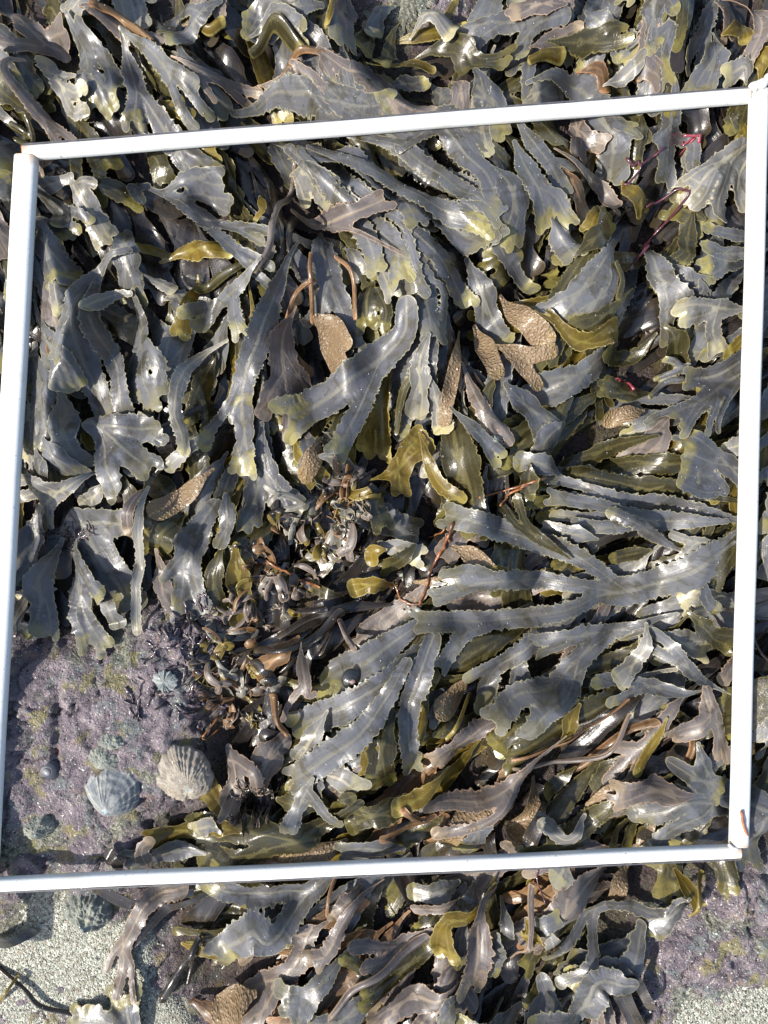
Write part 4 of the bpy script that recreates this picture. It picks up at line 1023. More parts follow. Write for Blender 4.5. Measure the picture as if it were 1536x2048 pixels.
COL = {'g': ['grey', 'blue-grey', 'slate-grey'], 'm': ['mauve-brown', 'greyish-brown', 'dull purple-brown'], 'o': ['olive', 'dark olive', 'olive-brown'], 'y': ['yellow-ochre', 'mustard yellow', 'golden'],
       't': ['orange-tan', 'rusty orange', 'tan'], 'p': ['pale grey', 'creamy grey', 'pale buff'], 'd': ['blackish', 'dark brown', 'near-black'], 'b': ['warty tan', 'bumpy brown', 'pimpled tan']}
LMK = [('the top left corner of the frame', 54, 310), ('the top right corner of the frame', 1517, 188), ('the bottom right corner of the frame', 1477, 1700), ('the lower left end of the frame', 0, 1765),
       ('the middle of the top bar', 780, 250), ('the middle of the bottom bar', 740, 1733), ('the middle of the left bar', 22, 1020), ('the middle of the right bar', 1497, 960),
       ('the black snail', 705, 1360), ('the smooth grey limpet', 225, 1575), ('the shaggy limpet', 365, 1540), ('the tuft of small brown blades', 650, 1040), ('the curved yellow strap', 1145, 660),
       ('the dark sand crevice', 340, 1960), ('the orange-brown forked twig', 850, 1150), ('the topmost pink twig', 1367, 295), ('the tan starfish-like receptacle', 1045, 715), ('the orange ragged strap', 960, 1575)]
usedlab = set()
def comp(dx, dy):
    a = math.degrees(math.atan2(-dy, dx)) % 360
    return ['right', 'upper right', 'above', 'upper left', 'left', 'lower left', 'below', 'lower right'][int(((a + 22.5) % 360) // 45)]
PT = {'right': 'right', 'upper right': 'up and right', 'above': 'up', 'upper left': 'up and left', 'left': 'left', 'lower left': 'down and left', 'below': 'down', 'lower right': 'down and right'}
def label_for(sty, sp, r, noun):
    P = np.array(sp[0][2]); m = P.mean(0) if len(P) < 4 else P[len(P) // 2]; e = P[-1] - P[0]; d = PT[comp(e[0], e[1])]
    L = sum(math.dist(P[i], P[i + 1]) for i in range(len(P) - 1)); wd = max(s[1] for s in sp)
    size = 'broad' if wd > 62 else ('long' if L > 210 else ('short' if L < 75 else ('slim' if wd < 32 else '')))
    lobes = {1: '', 2: 'forked', 3: 'thrice-forked'}.get(len(sp), 'many-forked')
    cands = sorted(LMK, key=lambda k: math.dist((k[1], k[2]), m))
    for c in COL[sty][r.integers(0, 1):] + COL[sty]:
        for k in cands[:4]:
            dd = math.dist((k[1], k[2]), m) * .0338; rel = comp(m[0] - k[1], m[1] - k[2]); rel = rel if rel in ('above', 'below') else rel + ' of'
            hd = ' '.join(x for x in (size, lobes, COL[sty][0], noun) if x)
            t = f"{hd} pointing {d}, {max(1, round(dd))} cm {rel} {k[0]}"
            t2 = t if len(t.split()) <= 16 else f"{hd}, {max(1, round(dd))} cm {rel} {k[0]}"
            if t2 not in usedlab and len(t2.split()) <= 16: usedlab.add(t2); return t2
            t3 = f"{hd}, {dd:.1f} cm {rel} {k[0]}"
            if t3 not in usedlab and len(t3.split()) <= 16: usedlab.add(t3); return t3
    raise SystemExit('label ' + t)

stuffV, stuffF, stuffR, stuffL, stuffM = [], [], [], [], []; so_n = 0; skeys = list(STY)
nfl = 0; lr = np.random.default_rng(5); drop_src = []
def place_list(lo, hi, over=False):
    global so_n
    for i in order:
        lay, sty, sp, traced = allf[i]
        if not (lo <= lay < hi): continue
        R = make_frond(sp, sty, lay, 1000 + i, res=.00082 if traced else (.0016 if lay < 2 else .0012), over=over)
        if R is None: continue
        if i in single:
            nar = narrowf(sp); b0 = R['brs'][0].P[0]; loc = (float(b0[0]), float(b0[1]), float(hs(H0, b0[:1], b0[1:2])[0]))
            off = np.array(loc)
            if sty == 'b': nm, cat, grp, noun = 'seaweed_receptacle', 'seaweed', 'warty seaweed tips', 'seaweed tip'
            elif nar: nm, cat, grp, noun = 'seaweed_stalk', 'seaweed stalk', 'thin stalks and straps among the fronds', 'stalk'
            else: nm, cat, grp, noun = 'seaweed_frond', 'seaweed', 'serrated seaweed fronds', 'frond'
            lab = label_for(sty, sp, lr, noun)
            if 'rib' in R:
                root = empty(nm, loc)
                add_obj('blade', mesh_np('blade', R['V'] - off, R['F'], MAT[sty], {'fr': R['fr'], 'flow': R['fl']}), root)
                v, f, a, b_ = R['rib']; add_obj('midrib', mesh_np('midrib', v - off, f, MATR[sty], {'fr': a, 'flow': b_}), root)
            else:
                root = add_obj(nm, mesh_np(nm, R['V'] - off, R['F'], MAT[sty], {'fr': R['fr'], 'flow': R['fl']}), None, loc)
            tag(root, lab, cat, grp)
            drop_src.append(R['V'][:len(R['V']) // 3:37])
        else:
            for (v, f, a, b_) in [(R['V'], R['F'], R['fr'], R['fl'])] + ([R['rib']] if 'rib' in R else []):
                stuffV.append(v); stuffF.append(f + so_n); stuffR.append(a); stuffL.append(b_); stuffM.append(np.full(len(f), skeys.index(sty))); so_n += len(v)
place_list(0, 10)
# ------------------------------------------------------------------ the quadrat frame
PLA = plastic_material()
SEAM = simple('dark_lid_groove', (.06, .06, .07), (.10, .10, .11), 200, .6)  # dark line of the lid seam along the bar
frame = tag(empty('quadrat_frame', (*W(760, 1000, BZ), BZ)), 'white plastic square quadrat frame lying on the seaweed', 'quadrat frame')
fo = np.array(frame.location)
def bar(a, b_, wd, hh, seam=None, za=0, zb=0):
    A = Wv(*a, BZ); B = Wv(*b_, BZ); A[2] += za; B[2] += zb; d = B - A; L = np.linalg.norm(d); d /= L; s = np.cross(d, [0, 0, 1]); s /= np.linalg.norm(s); u = np.cross(s, d)
    ns = 40; th = np.linspace(0, 2 * np.pi, ns, endpoint=False); e = 2 / 2.5
    cs = np.sign(np.cos(th)) * np.abs(np.cos(th)) ** e * wd / 2; sn = np.sign(np.sin(th)) * np.abs(np.sin(th)) ** e * hh / 2
    st = np.concatenate([[0, .0004], np.linspace(.001, L - .001, 120), [L - .0004, L]]); V = []; AT = []
    for k, t in enumerate(st):
        sc = .97 if k in (0, len(st) - 1) else 1.0
        w_ = .00018 * math.sin(t * 37) ; c = A + d * t + s * w_
        for j in range(ns): V.append(c + s * cs[j] * sc + u * sn[j] * sc); AT.append((max(math.exp(-t / .008), math.exp(-(L - t) / .008)), 0, 0))
    n1 = len(st); base = len(V)
    for k, t in ((0, 0), (1, .02), (2, L), (3, L - .02)):       # inner walls of the open ends
        for j in range(ns): V.append(A + d * t + (s * cs[j] + u * sn[j]) * (.80 if k in (0, 2) else .78)); AT.append((1, 0, 0))
    F = []
    for k in range(n1 - 1):
        for j in range(ns): a0 = k * ns + j; a1 = k * ns + (j + 1) % ns; F.append((a0, a0 + ns, a1 + ns, a1))
    for j in range(ns):
        j1 = (j + 1) % ns
        F.append((j, j1, base + j1, base + j)); F.append((base + j, base + j1, base + ns + j1, base + ns + j))
        q = (n1 - 1) * ns; F.append((q + j1, q + j, base + 2 * ns + j, base + 2 * ns + j1)); F.append((base + 2 * ns + j1, base + 2 * ns + j, base + 3 * ns + j, base + 3 * ns + j1))
    F.append(tuple(base + ns + j for j in range(ns))); F.append(tuple(base + 3 * ns + j for j in range(ns))[::-1])
    o = add_obj('side_bar', quads_to_mesh('side_bar', np.array(V) - fo, F, PLA, True, {'fr': np.array(AT)}), frame)
    if seam is not None:
        off, hz = seam; V = []; P0 = A + s * off + u * hz; P1 = B + s * off + u * hz
        hw_ = s * .00050; up = u * .00022
        V = [P0 - hw_, P1 - hw_, P1 + hw_, P0 + hw_, P0 - hw_ + up, P1 - hw_ + up, P1 + hw_ + up, P0 + hw_ + up]
        F = [(0, 1, 2, 3), (7, 6, 5, 4), (0, 4, 5, 1), (1, 5, 6, 2), (2, 6, 7, 3), (3, 7, 4, 0)]
        add_obj('lid_seam', quads_to_mesh('lid_seam', np.array(V) - fo, F, SEAM, False), o)
    return A, B, d, s, L
bar(*BARS['top'], seam=(-.0046, .0030)); bar(*BARS['bottom'], seam=(.0046, .0030)); bar(*BARS['left'], za=.0006); bar(*BARS['right'], za=.0006)
CORD = simple('orange_cord', (.42, .16, .07), (.25, .10, .06), 300, .7, 0, .8, .0005)
WCORD = simple('white_cord', (.75, .74, .74), (.60, .58, .58), 300, .6, 0, .8, .0005)
def cordpath(name, pts, r, mat, parent):
    P = catmull([(p[0], p[1]) for p in pts], 5.0); zz = np.interp(np.linspace(0, 1, len(P)), np.linspace(0, 1, len(pts)), [p[2] for p in pts])
    Q = np.array([Wv(P[i, 0], P[i, 1], zz[i] - .010) for i in range(len(P))]); V, F = tube_np(Q, np.full(len(Q), r) * (1 + .12 * np.sin(np.arange(len(Q)) * 1.9)), 10)
    return add_obj(name, quads_to_mesh(name, V - (fo if parent is frame else 0), F, mat), parent)
cordpath('corner_cord', [(45, 300, .040), (50, 312, .043), (62, 322, .041), (76, 322, .036)], .0011, CORD, frame)
cordpath('corner_cord', [(44, 292, .038), (47, 300, .040), (52, 308, .036)], .0009, CORD, frame)
cordpath('corner_cord', [(1500, 176, .044), (1497, 190, .044), (1495, 205, .038)], .0010, CORD, frame)
cordpath('corner_cord', [(1483, 1622, .0470), (1487, 1650, .0478), (1496, 1678, .0455), (1486, 1694, .040), (1478, 1700, .035)], .0010, CORD, frame)
cordpath('corner_cord', [(1457, 1688, .044), (1466, 1696, .046), (1478, 1696, .044)], .0011, WCORD, frame)
cordpath('corner_cord', [(1503, 178, .046), (1512, 171, .047), (1524, 168, .046), (1545, 150, .044), (1570, 120, .035)], .0032, WCORD, frame)
for nme, (a, b_, wd, hh) in BARS.items():
    A = Wv(*a, BZ)[:2]; B = Wv(*b_, BZ)[:2]; d = B - A; L = np.linalg.norm(d); d /= L
    s = (GX - A[0]) * d[0] + (GY - A[1]) * d[1]; dd = np.hypot(GX - A[0] - np.clip(s, 0, L) * d[0], GY - A[1] - np.clip(s, 0, L) * d[1])
    H = np.where(dd < wd / 2 + .0005, np.maximum(H, BZ + hh / 2 + .0004), H)
place_list(10, 12, over=True)
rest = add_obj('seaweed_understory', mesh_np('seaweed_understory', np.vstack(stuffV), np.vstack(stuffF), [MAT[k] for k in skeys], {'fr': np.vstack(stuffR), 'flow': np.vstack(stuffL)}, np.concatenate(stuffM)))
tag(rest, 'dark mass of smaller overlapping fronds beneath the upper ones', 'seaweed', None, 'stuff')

# ------------------------------------------------------------------ tufts of small curled blades
def ribbon(P, Wd, nrm, thick=.0004):
    P = np.asarray(P); n = len(P); T = np.gradient(P, axis=0); T /= np.linalg.norm(T, axis=1)[:, None] + 1e-9
    S = np.cross(T, nrm); S /= np.linalg.norm(S, axis=1)[:, None] + 1e-9; N = np.cross(S, T)
    cup = N * (Wd[:, None] * .18)
    L = P + S * Wd[:, None] / 2 + cup; R = P - S * Wd[:, None] / 2 + cup; M = P
    t = N * thick / 2; V = np.concatenate([L + t, M + t, R + t, L - t, M - t, R - t]); F = []
    for i in range(n - 1):
        for a, b_ in ((0, 1), (1, 2)):
            F.append((a * n + i, b_ * n + i, b_ * n + i + 1, a * n + i + 1)); F.append(((a + 3) * n + i + 1, (b_ + 3) * n + i + 1, (b_ + 3) * n + i, (a + 3) * n + i))
        F.append((i, i + 1, 3 * n + i + 1, 3 * n + i)); F.append((2 * n + i + 1, 2 * n + i, 5 * n + i, 5 * n + i + 1))
    return V, np.array(F)
def tuft(name, px, py, rad, n, mats, label, cat, seed, wpx=(7, 16), lpx=(25, 70), up=.5, z0=None, group=None, forky=.5, flat=False, cv_=.13):
    r = np.random.default_rng(seed); X, Y = W(px, py, .03); zb = float(hs(H, np.array([X]), np.array([Y]))[0]); X, Y = W(px, py, zb)
    z0 = zb if z0 is None else z0
    VV, FF, MI, R_, L_ = [], [], [], [], []; off = 0; k = PXMM(z0)
    for q in range(n):
        a = r.random() * 6.283; rr0 = rad * k * math.sqrt(r.random()); sx, sy = X + math.cos(a) * rr0, Y + math.sin(a) * rr0
        sz = float(hs(H, np.array([sx]), np.array([sy]))[0]) - .0005
        L = r.uniform(*lpx) * k; wd = r.uniform(*wpx) * k; az = a + r.normal(0, 1.0); elv = r.uniform(.1, 1.2) * up; mi = int(r.integers(0, len(mats)))
        def path(p, az, elv, L, m=9):
            P = [np.array(p)]; c = r.normal(0, cv_); ce = -r.uniform(.05, .28) * (1 if cv_ > .1 else .5)
            for i in range(m): az += c; elv = max(elv + ce, -.5); P.append(P[-1] + L / m * np.array([math.cos(az) * math.cos(elv), math.sin(az) * math.cos(elv), math.sin(elv)]))
            P = np.array(P); g = hs(H0 if flat else H, P[:, 0], P[:, 1]); P[:, 2] = np.maximum(P[:, 2], g + .0004); return P, az, elv
        P, az2, el2 = path((sx, sy, sz), az, elv, L)
        t = np.linspace(0, 1, len(P)); prof = .22 + .78 * np.sin(np.clip(t, 0, 1) * np.pi * .80) ** .8
        nrm = np.array([r.normal(0, .5), r.normal(0, .5), 1.0]); nrm /= np.linalg.norm(nrm)
        segs = [(P, wd * prof)]
        if r.random() < forky:
            for sg in (-1, 1):
                P2, _, _ = path(P[-2], az2 + sg * .5, el2 + .2, L * .45, 6); t2 = np.linspace(0, 1, len(P2)); segs.append((P2, wd * .75 * (.7 + .5 * np.sin(t2 * 3.0)) * np.where(t2 > .9, .5, 1)))
        for (p, ww) in segs:
            V, F = ribbon(p, ww, nrm); n0 = len(p); VV.append(V); FF.append(F + off); off += len(V); MI.append(np.full(len(F), mi))
            tcol = np.tile(np.linspace(0, 1, n0), 6); lat = np.repeat([1, 0, -1, 1, 0, -1], n0) * wd / 2
            R_.append(np.column_stack([tcol, np.where(np.abs(lat) > 0, .1, 2.0), np.where(lat == 0, .6, 0)])); L_.append(np.column_stack([lat, tcol * L, np.full(len(tcol), r.random() * 10)]))
    V = np.vstack(VV); o3 = np.array([X, Y, zb])
    o = add_obj(name, mesh_np(name, V - o3, np.vstack(FF), mats, {'fr': np.vstack(R_), 'flow': np.vstack(L_)}, np.concatenate(MI)), None, tuple(o3))
    tag(o, label, cat, group); return o
BT = [MAT['m'], MAT['p'], MAT['m'], MAT['y'], MAT['t'], MAT['d']]
PUR = simple('purple_turf', (.045, .034, .040), (.095, .072, .085), 300, .3, .4)
PUR2 = simple('dark_purple_turf', (.03, .022, .028), (.07, .05, .06), 300, .25, .4)
tuft('seaweed_tuft', 652, 1030, 62, 46, BT, 'tangled tuft of small curled brown blades near the centre of the frame', 'seaweed tuft', 1, (9, 24), (30, 80), 1.0, group='tufts of small brown blades')
tuft('seaweed_tuft', 590, 1120, 42, 26, BT, 'small curled brown tuft just lower left of the central tangle', 'seaweed tuft', 2, (8, 22), (30, 70), .8, group='tufts of small brown blades')
tuft('seaweed_tuft', 545, 1190, 46, 30, BT, 'small reddish-brown tuft above the dark forked stems', 'seaweed tuft', 3, (6, 18), (24, 60), .8, group='tufts of small brown blades')
tuft('seaweed_tuft', 465, 1300, 48, 44, BT + [MAT['p']], 'curly pale-edged brown tuft at the edge of the purple rock', 'seaweed tuft', 4, (8, 24), (24, 64), .9, group='tufts of small brown blades')
tuft('seaweed_tuft', 470, 1395, 40, 28, BT + [MAT['p']], 'curly tuft with mustard blades right of the purple rock', 'seaweed tuft', 5, (8, 22), (20, 52), .8, group='tufts of small brown blades')
tuft('seaweed_tuft', 505, 1600, 26, 46, [MAT['m'], MAT['d']], 'fine wiry brown tuft right of the shaggy limpet', 'seaweed tuft', 6, (2, 5), (12, 34), .9, group='tufts of small brown blades')
tuft('seaweed_tuft', 705, 985, 36, 26, [MAT['m'], MAT['p'], MAT['g']], 'pale grey curled tuft above right of the central tangle', 'seaweed tuft', 16, (9, 22), (22, 50), .9, group='tufts of small brown blades')
for k, (x, y, rd_, n, lb) in enumerate([(345, 1290, 40, 60, 'star-shaped tuft of dark purple blades on the rock'), (400, 1325, 44, 70, 'dark purple turf patch beside the curly brown tuft'), (355, 1385, 42, 60, 'dark purple turf patch above the shaggy limpet'),
        (280, 1405, 24, 30, 'small dark purple tuft in the middle of the rock'), (395, 1245, 44, 60, 'blackish turf patch under the yellow frond tips'), (420, 1420, 26, 36, 'dark purple tuft below the curly brown tuft')]):
    tuft('purple_turf', x, y, rd_, int(n * .5), [PUR, PUR2, PUR2], lb, 'seaweed tuft', 20 + k, (3, 7), (12, 30), .45, group='purple turf on the rock', forky=.35, cv_=.06)
tuft('purple_thread_tuft', 142, 1080, 12, 26, [PUR, PUR2], 'wisp of thin purple threads caught on a left frond', 'seaweed tuft', 40, (1.5, 3), (20, 50), .5, forky=.6)

# ------------------------------------------------------------------ pink and orange twigs
PINK = simple('pink_alga', (.33, .05, .07), (.17, .035, .05), 200, .35, .5, .5, .0004)
DKPINK = simple('dark_crimson_alga', (.11, .03, .045), (.06, .018, .028), 200, .3, .6, .5, .0004)
ORT = simple('orange_brown_twig', (.30, .12, .04), (.08, .035, .02), 110, .35, .4, .5, .0005)
def twig(name, paths, mat, label, cat, group=None):
    VV, FF = [], []; off = 0; o3 = None
    for pts, r0, r1, lift in paths:
        P = catmull(pts, 6.0); Q = []
        for i, (x, y) in enumerate(P):
            z = .03
            for _ in range(2): X, Y = W(x, y, z); z = float(hs(H, np.array([X]), np.array([Y]))[0]) + lift
            Q.append((X, Y, z))
        Q = np.array(Q); 
        for _ in range(3): Q[1:-1, 2] = np.maximum(Q[1:-1, 2], (Q[:-2, 2] + Q[2:, 2]) / 2)
        V, F = tube_np(Q, np.linspace(r0, r1, len(Q)) * .72 * PXMM() * (1 + .1 * np.sin(np.arange(len(Q)) * 1.3)), 9); VV.append(V); FF += [tuple(f + off) for f in F]; off += len(V)
        if o3 is None: o3 = Q[0]
    return tag(add_obj(name, quads_to_mesh(name, np.vstack(VV) - o3, FF, mat), None, tuple(o3)), label, cat, group)
G = 'pink and crimson twigs'
twig('red_alga_twig', [([(1366, 273), (1369, 292), (1377, 315)], 3, 5, .0008), ([(1370, 296), (1364, 292), (1366, 283)], 2.5, 2.5, .001), ([(1371, 300), (1363, 304)], 2.2, 2, .0012)], PINK, 'bright pink knobbly twig at upper right below the top bar', 'red seaweed', G)
twig('red_alga_twig', [([(1314, 312), (1288, 326), (1275, 330), (1258, 336), (1235, 342)], 3, 4, .0015), ([(1278, 330), (1272, 350), (1258, 366), (1242, 370)], 3.2, 3.2, .0012)], DKPINK, 'dark crimson forked twig above the mustard yellow tip', 'red seaweed', G)
twig('red_alga_twig', [([(1294, 411), (1315, 411), (1336, 426), (1325, 450), (1300, 480), (1285, 505), (1262, 535), (1258, 545)], 3.2, 4.5, .0015)], DKPINK, 'long dark crimson bent stalk in the upper right', 'red seaweed', G)
twig('red_alga_twig', [([(1242, 747), (1255, 753), (1264, 765), (1271, 778)], 3, 4.2, .0015)], PINK, 'short pink twig in the dark gap right of centre', 'red seaweed', G)
twig('red_alga_twig', [([(1077, 1738), (1074, 1760), (1082, 1785)], 2.2, 2, .001)], DKPINK, 'thin crimson stalk just below the bottom bar', 'red seaweed', G)
twig('forked_twig', [([(906, 1045), (897, 1070), (888, 1090), (872, 1120), (860, 1148), (852, 1175), (838, 1205), (820, 1208), (800, 1192), (788, 1160)], 5, 3, .002), ([(895, 1075), (900, 1085)], 4, 3, .002), ([(890, 1055), (870, 1068), (852, 1078)], 2, 3, .002)], ORT, 'orange-brown forked twig left of the pale yellow-tipped frond', 'twig')
twig('brown_stalk', [([(1060, 968), (1035, 978), (1015, 990), (1000, 1012)], 4, 3, .002), ([(1090, 955), (1060, 966), (1040, 972), (960, 995)], 4, 3, .0012)], ORT, 'bent brown stalk above the big pale forked frond', 'seaweed stalk')
twig('brown_stalk', [([(530, 1120), (560, 1135), (590, 1152), (640, 1175)], 4, 3.5, .002)], ORT, 'straight orange-brown stalk across the lower tufts', 'seaweed stalk')
twig('brown_stalk', [([(440, 1455), (415, 1475), (405, 1470)], 2.5, 2, .002), ([(438, 1432), (425, 1450), (408, 1470)], 3.0, 2.5, .003)], ORT, 'short red-brown stalk at the right edge of the rock', 'seaweed stalk')

# ------------------------------------------------------------------ snails, limpets
def snail(px, py, rpx, mats, label, seed):
    X, Y = W(px, py, .03); z = float(hs(H, np.array([X]), np.array([Y]))[0]) - .0012; X, Y = W(px, py, z + .003); R = rpx * PXMM(z)
    # whorled dome: radius/height follow a spiral groove
    nt_, nr = 96, 60; V = []
    for i in range(nr + 1):
        t = i / nr                                   # 0 apex .. 1 lip .. under
        for j in range(nt_):
            th = j / nt_ * 6.283; ph = t * 1.0
            if t < .8:
                a = t / .8 * 1.5; rr0 = math.sin(a); h = math.cos(a)
                turn = (t / .8) ** .75 * 2.6 - th / 6.283; g = abs(((turn) % 1) - .0); g = min(g, 1 - g); gr = .065 * math.exp(-(g / .075) ** 2) * sstep(.02, .15, t)
                rr1 = rr0 * (1 - gr * .6) * (1 + .03 * math.cos(th - .6)); hh = h * .70 * (1 - gr * .5) + .06 * math.exp(-(t / .12) ** 2)
            else:
                a = (t - .8) / .2; rr1 = 1.0 * (1 - a * .35) * (1 + .03 * math.cos(th - .6)); hh = .05 - a * .25
            V.append((rr1 * R * math.cos(th), rr1 * R * math.sin(th), hh * R + .12 * R))
    F = []
    for i in range(nr):
        for j in range(nt_):
            a = i * nt_ + j; b_ = i * nt_ + (j + 1) % nt_; F.append((a, a + nt_, b_ + nt_, b_))
    V = np.array(V); fr = np.zeros((len(V), 3)); fr[:, 0] = np.repeat(np.arange(nr + 1) / nr, nt_)
    o = add_obj('sea_snail', quads_to_mesh('sea_snail', V, F, mats, True, {'fr': fr}), None, (X, Y, z + R * .05)); o.rotation_euler = (.12, -.05, .8)
    tag(o, label, 'sea snail', 'dark sea snails'); return o
def snail_mat(name, c1, c2, apex, rough, coat):
    m, n, b = mk(name); q = NB(n); p = q.pos(); a = q.attr('fr'); ax = q.xyz(a[1])[0]
    c = q.mix(q.noise(p, 500, 4, .6)[0], c1, c2); c = q.mix(q.ramp(ax, .16, .06), c, apex); q.link(c, b.inputs['Base Color'])
    b.inputs['Roughness'].default_value = rough; b.inputs['Coat Weight'].default_value = coat; b.inputs['Coat Roughness'].default_value = .03
    q.link(q.bump(q.noise(p, 900, 3, .6)[0], .25, .0002), b.inputs['Normal']); return m
snail(705, 1360, 23, snail_mat('black_shell', (.012, .014, .014), (.028, .028, .027), (.30, .20, .19), .16, 1.0), 'glossy black spiral snail with a pinkish tip sitting on a grey frond', 1)
snail(98, 1541, 22, snail_mat('blue_grey_shell', (.035, .038, .050), (.08, .085, .10), (.25, .26, .28), .5, .05), 'dull blue-grey snail on the purple rock by the left bar', 2)
def limpet(px, py, rx, ry, rot, hgt, mat, label, apex=(0, -.35), ribs=26, amp=.035, seed=0, rag=.0, rough_=.12):
    r = np.random.default_rng(seed); X, Y = W(px, py, .015); z = float(hs(H, np.array([X]), np.array([Y]))[0]); X, Y = W(px, py, z); k = PXMM(z); rx *= k; ry *= k; hgt *= k
    nt_, nr = 160, 34; ph = r.random(40); V = []; FRR = []; LN = []
    for i in range(nr + 1):
        t = i / nr
        for j in range(nt_):
            th = j / nt_ * 6.283; rb = math.cos(th * ribs + 2.2 * math.sin(th * 3 + ph[0] * 6) + 1.5 * math.sin(th * 5 + ph[5] * 6)) ; rb2 = math.cos(th * ribs * 2.37 + ph[1] * 6)
            g = amp * (rb * .75 + rb2 * .35) * min(1, t * 1.6) * (.5 + .5 * math.sin(th * 2 + ph[6] * 6))
            rim = 1 + .05 * math.cos(2 * th + ph[2]) + .03 * math.cos(5 * th + ph[3] * 6) + rag * math.cos(13 * th + ph[4] * 6) * t
            cx_, cy_ = apex[0] * (1 - t) * rx, apex[1] * (1 - t) * ry
            h = hgt * (1 - t ** 1.7) + g * hgt * 1.3 - .02 * hgt * math.sin(t * 40) * t
            LN.append((cx_ + t * rx, 0)); V.append((cx_ + t * rx * (rim + g * .3) * math.cos(th), cy_ + t * ry * (rim + g * .3) * math.sin(th), h)); FRR.append((t, rb * .5 + .5, rb2 * .5 + .5))
    for j in range(nt_): x_, y_, _ = V[nr * nt_ + j]; V.append((x_ * .98, y_ * .98, -hgt * .5)); FRR.append((1, 0, 0))
    VA = np.array(V); VA[:, 2] += hgt * rough_ * fbm(VA[:, 0] + seed, VA[:, 1] + seed * 3, rx * .5, 90 + seed, 4, .6); V = VA
    F = [(i * nt_ + j, (i + 1) * nt_ + j, (i + 1) * nt_ + (j + 1) % nt_, i * nt_ + (j + 1) % nt_) for i in range(nr + 1) for j in range(nt_)]
    o = add_obj('limpet', quads_to_mesh('limpet', V, F, mat, True, {'fr': np.array(FRR)}), None, (X, Y, z)); o.rotation_euler = (0, 0, math.radians(rot)); tag(o, label, 'limpet', 'limpets on the rock'); return o
def limpet_mat(name, c1, c2, c3, sc, rough=.5, bump=.0006):
    m, n, b = mk(name); q = NB(n); p = q.pos(); a = q.xyz(q.attr('fr')[1])
    c = q.mix(q.ramp(q.noise(p, sc, 5, .65)[0], .4, .6), c1, c2); c = q.mix(q.math('MULTIPLY', q.math('MULTIPLY', q.ramp(a[1], .75, 1.0), q.ramp(q.noise(p, 60, 2, .5)[0], .4, .55)), .7), c, c3)
    c = q.mix(q.ramp(q.noise(p, 240, 4, .7)[0], .56, .66, 0, .5), c, (.16, .15, .09)); c = q.mix(q.ramp(a[0], .12, .0), c, (.30, .42, .46))
    q.link(c, b.inputs['Base Color']); b.inputs['Roughness'].default_value = rough; b.inputs['Coat Weight'].default_value = .15
    q.link(q.bump(q.noise(p, sc * 9, 4, .7)[0], .9, bump), b.inputs['Normal']); return m
limpet(226, 1578, 53, 56, 0, 34, limpet_mat('grey_limpet_shell', (.13, .15, .165), (.25, .265, .265), (.46, .42, .36), 90), 'smooth blue-grey ribbed limpet with cream ribs on the rock', (-.05, -.62), 15, .020, 3)
limpet(362, 1545, 64, 54, -20, 28, limpet_mat('shaggy_limpet_shell', (.34, .29, .23), (.50, .45, .37), (.56, .53, .47), 160, .6, .0022), 'shaggy cream-coloured limpet beside the smooth grey one', (.45, -.35), 34, .045, 4, .02, .30)
RS = limpet_mat('encrusted_limpet_shell', (.17, .19, .17), (.32, .33, .27), (.40, .42, .38), 120, .6, .0015)
limpet(76, 1655, 32, 26, 20, 20, RS, 'small rock-coloured limpet lower left near the left bar', (.1, -.3), 20, .03, 5, .02, .5)
limpet(176, 1822, 46, 44, 0, 32, RS, 'half sanded grey limpet just below the bottom bar', (.1, -.45), 22, .03, 6, .02, .5)
limpet(222, 1480, 28, 20, 0, 15, RS, 'small pale limpet above the smooth grey limpet', (0, -.2), 18, .03, 7, .02, .5)
limpet(210, 1515, 32, 26, 0, 14, RS, 'greenish encrusted limpet touching the top of the grey one', (0, -.2), 18, .03, 8, .02, .5)
limpet(330, 1363, 24, 22, 0, 8, limpet_mat('star_limpet_shell', (.22, .26, .26), (.42, .45, .44), (.55, .56, .52), 200, .6, .002), 'pale star-ribbed limpet amid purple turf', (0, 0), 11, .20, 9, .06)
limpet(985, 882, 18, 15, 30, 12, RS, 'tiny algae-covered limpet in the gap right of centre', (0, 0), 14, .03, 10, .02, .5)

# ------------------------------------------------------------------ loose grains, droplets, glassy beads
def scatter(name, pts, rad, mats, label, kind='stuff', squash=.7, rag=.35, cat='grains', sub=0):
    r = np.random.default_rng(3); n = len(pts); ph = (1 + 5 ** .5) / 2
    ico = np.array([(-1, ph, 0), (1, ph, 0), (-1, -ph, 0), (1, -ph, 0), (0, -1, ph), (0, 1, ph), (0, -1, -ph), (0, 1, -ph), (ph, 0, -1), (ph, 0, 1), (-ph, 0, -1), (-ph, 0, 1)]) / math.hypot(1, ph)
    fc = np.array([(0, 11, 5), (0, 5, 1), (0, 1, 7), (0, 7, 10), (0, 10, 11), (1, 5, 9), (5, 11, 4), (11, 10, 2), (10, 7, 6), (7, 1, 8), (3, 9, 4), (3, 4, 2), (3, 2, 6), (3, 6, 8), (3, 8, 9), (4, 9, 5), (2, 4, 11), (6, 2, 10), (8, 6, 7), (9, 8, 1)])
    V = ico[None] * rad[:, None, None] * (1 + rag * (r.random((n, 12, 1)) - .5)); V[..., 2] *= squash
    sx = 1 + rag * (r.random((n, 1)) - .5) * 1.6; V[..., 0] *= sx; V = V + pts[:, None]
    F = (fc[None] + (np.arange(n) * 12)[:, None, None]).reshape(-1, 3); mi = np.repeat(r.integers(0, len(mats), n), 20)
    o = add_obj(name, mesh_np(name, V.reshape(-1, 3), F, mats, None, mi, smooth=rag < .1)); tag(o, label, cat, None, kind); return o
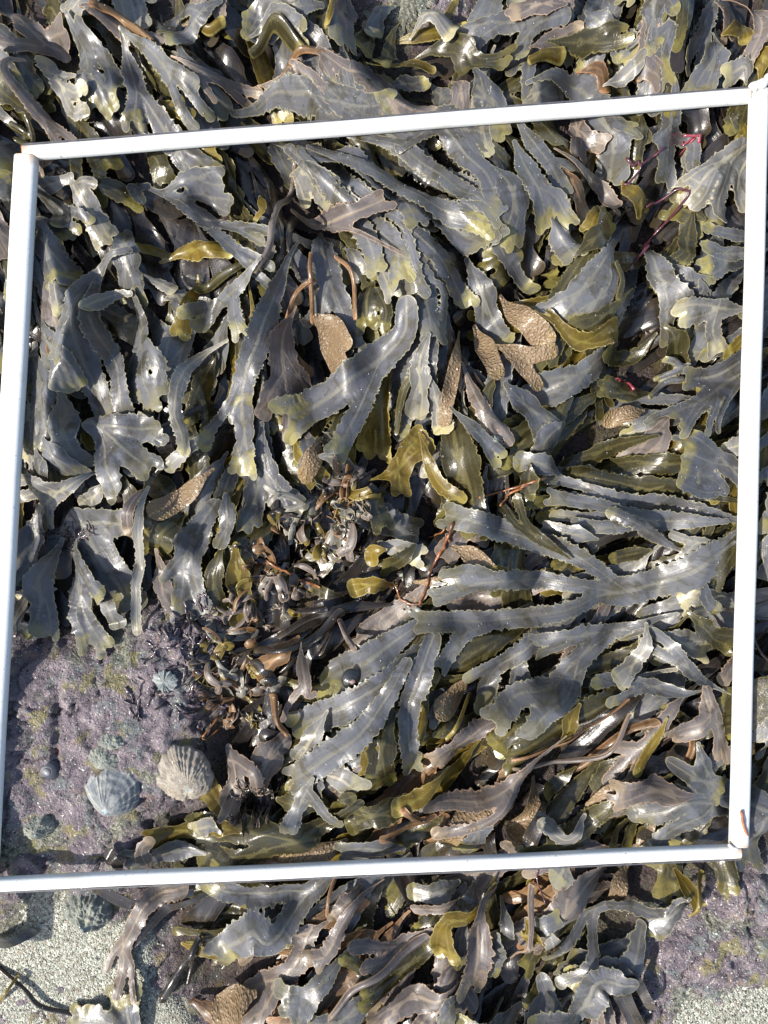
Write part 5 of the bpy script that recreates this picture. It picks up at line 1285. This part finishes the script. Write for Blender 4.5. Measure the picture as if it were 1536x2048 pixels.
gm = [simple('grain_cream', (.62, .58, .46), (.50, .47, .36), 900, .5), simple('grain_white', (.78, .76, .70), (.66, .66, .62), 900, .4), simple('grain_grey', (.30, .31, .27), (.20, .21, .19), 900, .5), simple('grain_dark', (.08, .07, .075), (.13, .10, .11), 900, .4),
      simple('grain_green', (.44, .50, .42), (.36, .42, .33), 900, .5), simple('grain_tan', (.40, .33, .24), (.33, .28, .21), 900, .5)]
r = np.random.default_rng(12); N = 90000
qx = X0 + .01 + r.random(N) * (X1 - X0 - .02); qy = Y0 + .01 + r.random(N) * (Y1 - Y0 - .02); ppx = qx / PXMM(.008) + CX; ppy = -qy / PXMM(.008) + CY
br = bare(ppx, ppy); rk = hs(rock, qx, qy); sd_ = hs(sandz, qx, qy); isand = sd_ > rk
pr = np.where(isand, .95, .04 + .35 * (ppx > 1200) + .25 * (ppy > 1640) + .3 * (fbm(qx, qy, .03, 77, 3) > .25))
ok = br & (r.random(N) < pr) & (ppx > -60) & (ppx < 1600) & (ppy < 2110)
P3 = np.column_stack([qx, qy, np.maximum(rk, sd_)])[ok]
scatter('sand_grains', P3, np.where(r.random(len(P3)) < .06, .00070, .00036) * (.6 + .8 * r.random(len(P3))), gm[:2] + gm, 'pale shell sand grains strewn over the sand and rock')
WAT, n_, b_ = mk('water_drop'); b_.inputs['Base Color'].default_value = (.9, .95, 1, 1); b_.inputs['Roughness'].default_value = .03; b_.inputs['IOR'].default_value = 1.33; b_.inputs['Transmission Weight'].default_value = .6; b_.inputs['Coat Weight'].default_value = 1
DS = np.vstack(drop_src); DS = DS[r.random(len(DS)) < .30]; DS = DS[hs(H, DS[:, 0], DS[:, 1]) < DS[:, 2] + .0006]; DS = DS[:5200]
scatter('water_droplets', DS + [0, 0, .0001], .00016 + .00038 * r.random(len(DS)) ** 3, [WAT], 'tiny water droplets sparkling on the wet fronds', 'stuff', .6, .05, 'droplets')
BEAD, n_, b_ = mk('pale_bead'); b_.inputs['Base Color'].default_value = (.40, .38, .33, 1); b_.inputs['Roughness'].default_value = .1; b_.inputs['Coat Weight'].default_value = 1; b_.inputs['Subsurface Weight'].default_value = .2
def bead(px, py, rp, lab):
    X, Y = W(px, py, .03); z = float(hs(H, np.array([X]), np.array([Y]))[0]); X, Y = W(px, py, z); R = rp * PXMM(z); V = []
    for i in range(13):
        a = i / 12 * math.pi
        for j in range(20): t = j / 20 * 6.283; V.append((R * math.sin(a) * math.cos(t) * (1 + .12 * math.cos(2 * t)), R * math.sin(a) * math.sin(t) * .85, R * math.cos(a) * .85))
    F = [(i * 20 + j, (i + 1) * 20 + j, (i + 1) * 20 + (j + 1) % 20, i * 20 + (j + 1) % 20) for i in range(12) for j in range(20)]
    tag(add_obj('glassy_bead', quads_to_mesh('glassy_bead', V, F, BEAD), None, (X, Y, z + R * .5)), lab, 'bead', 'small glassy egg-like beads by the forked twig')
GB = 'small glassy egg-like bead in the cluster below the forked orange-brown twig'
for x, y, q in [(803, 1146, 9), (812, 1158, 8), (816, 1172, 4), (822, 1185, 4), (836, 1220, 6), (820, 1222, 4), (810, 1196, 3.5), (826, 1208, 3), (842, 1212, 3.5), (817, 1213, 3), (806, 1220, 3)]: bead(x, y, q, GB)
# boulders of sand-coloured shell on the rock
print('objects', len(scene.objects), 'max', H.max())
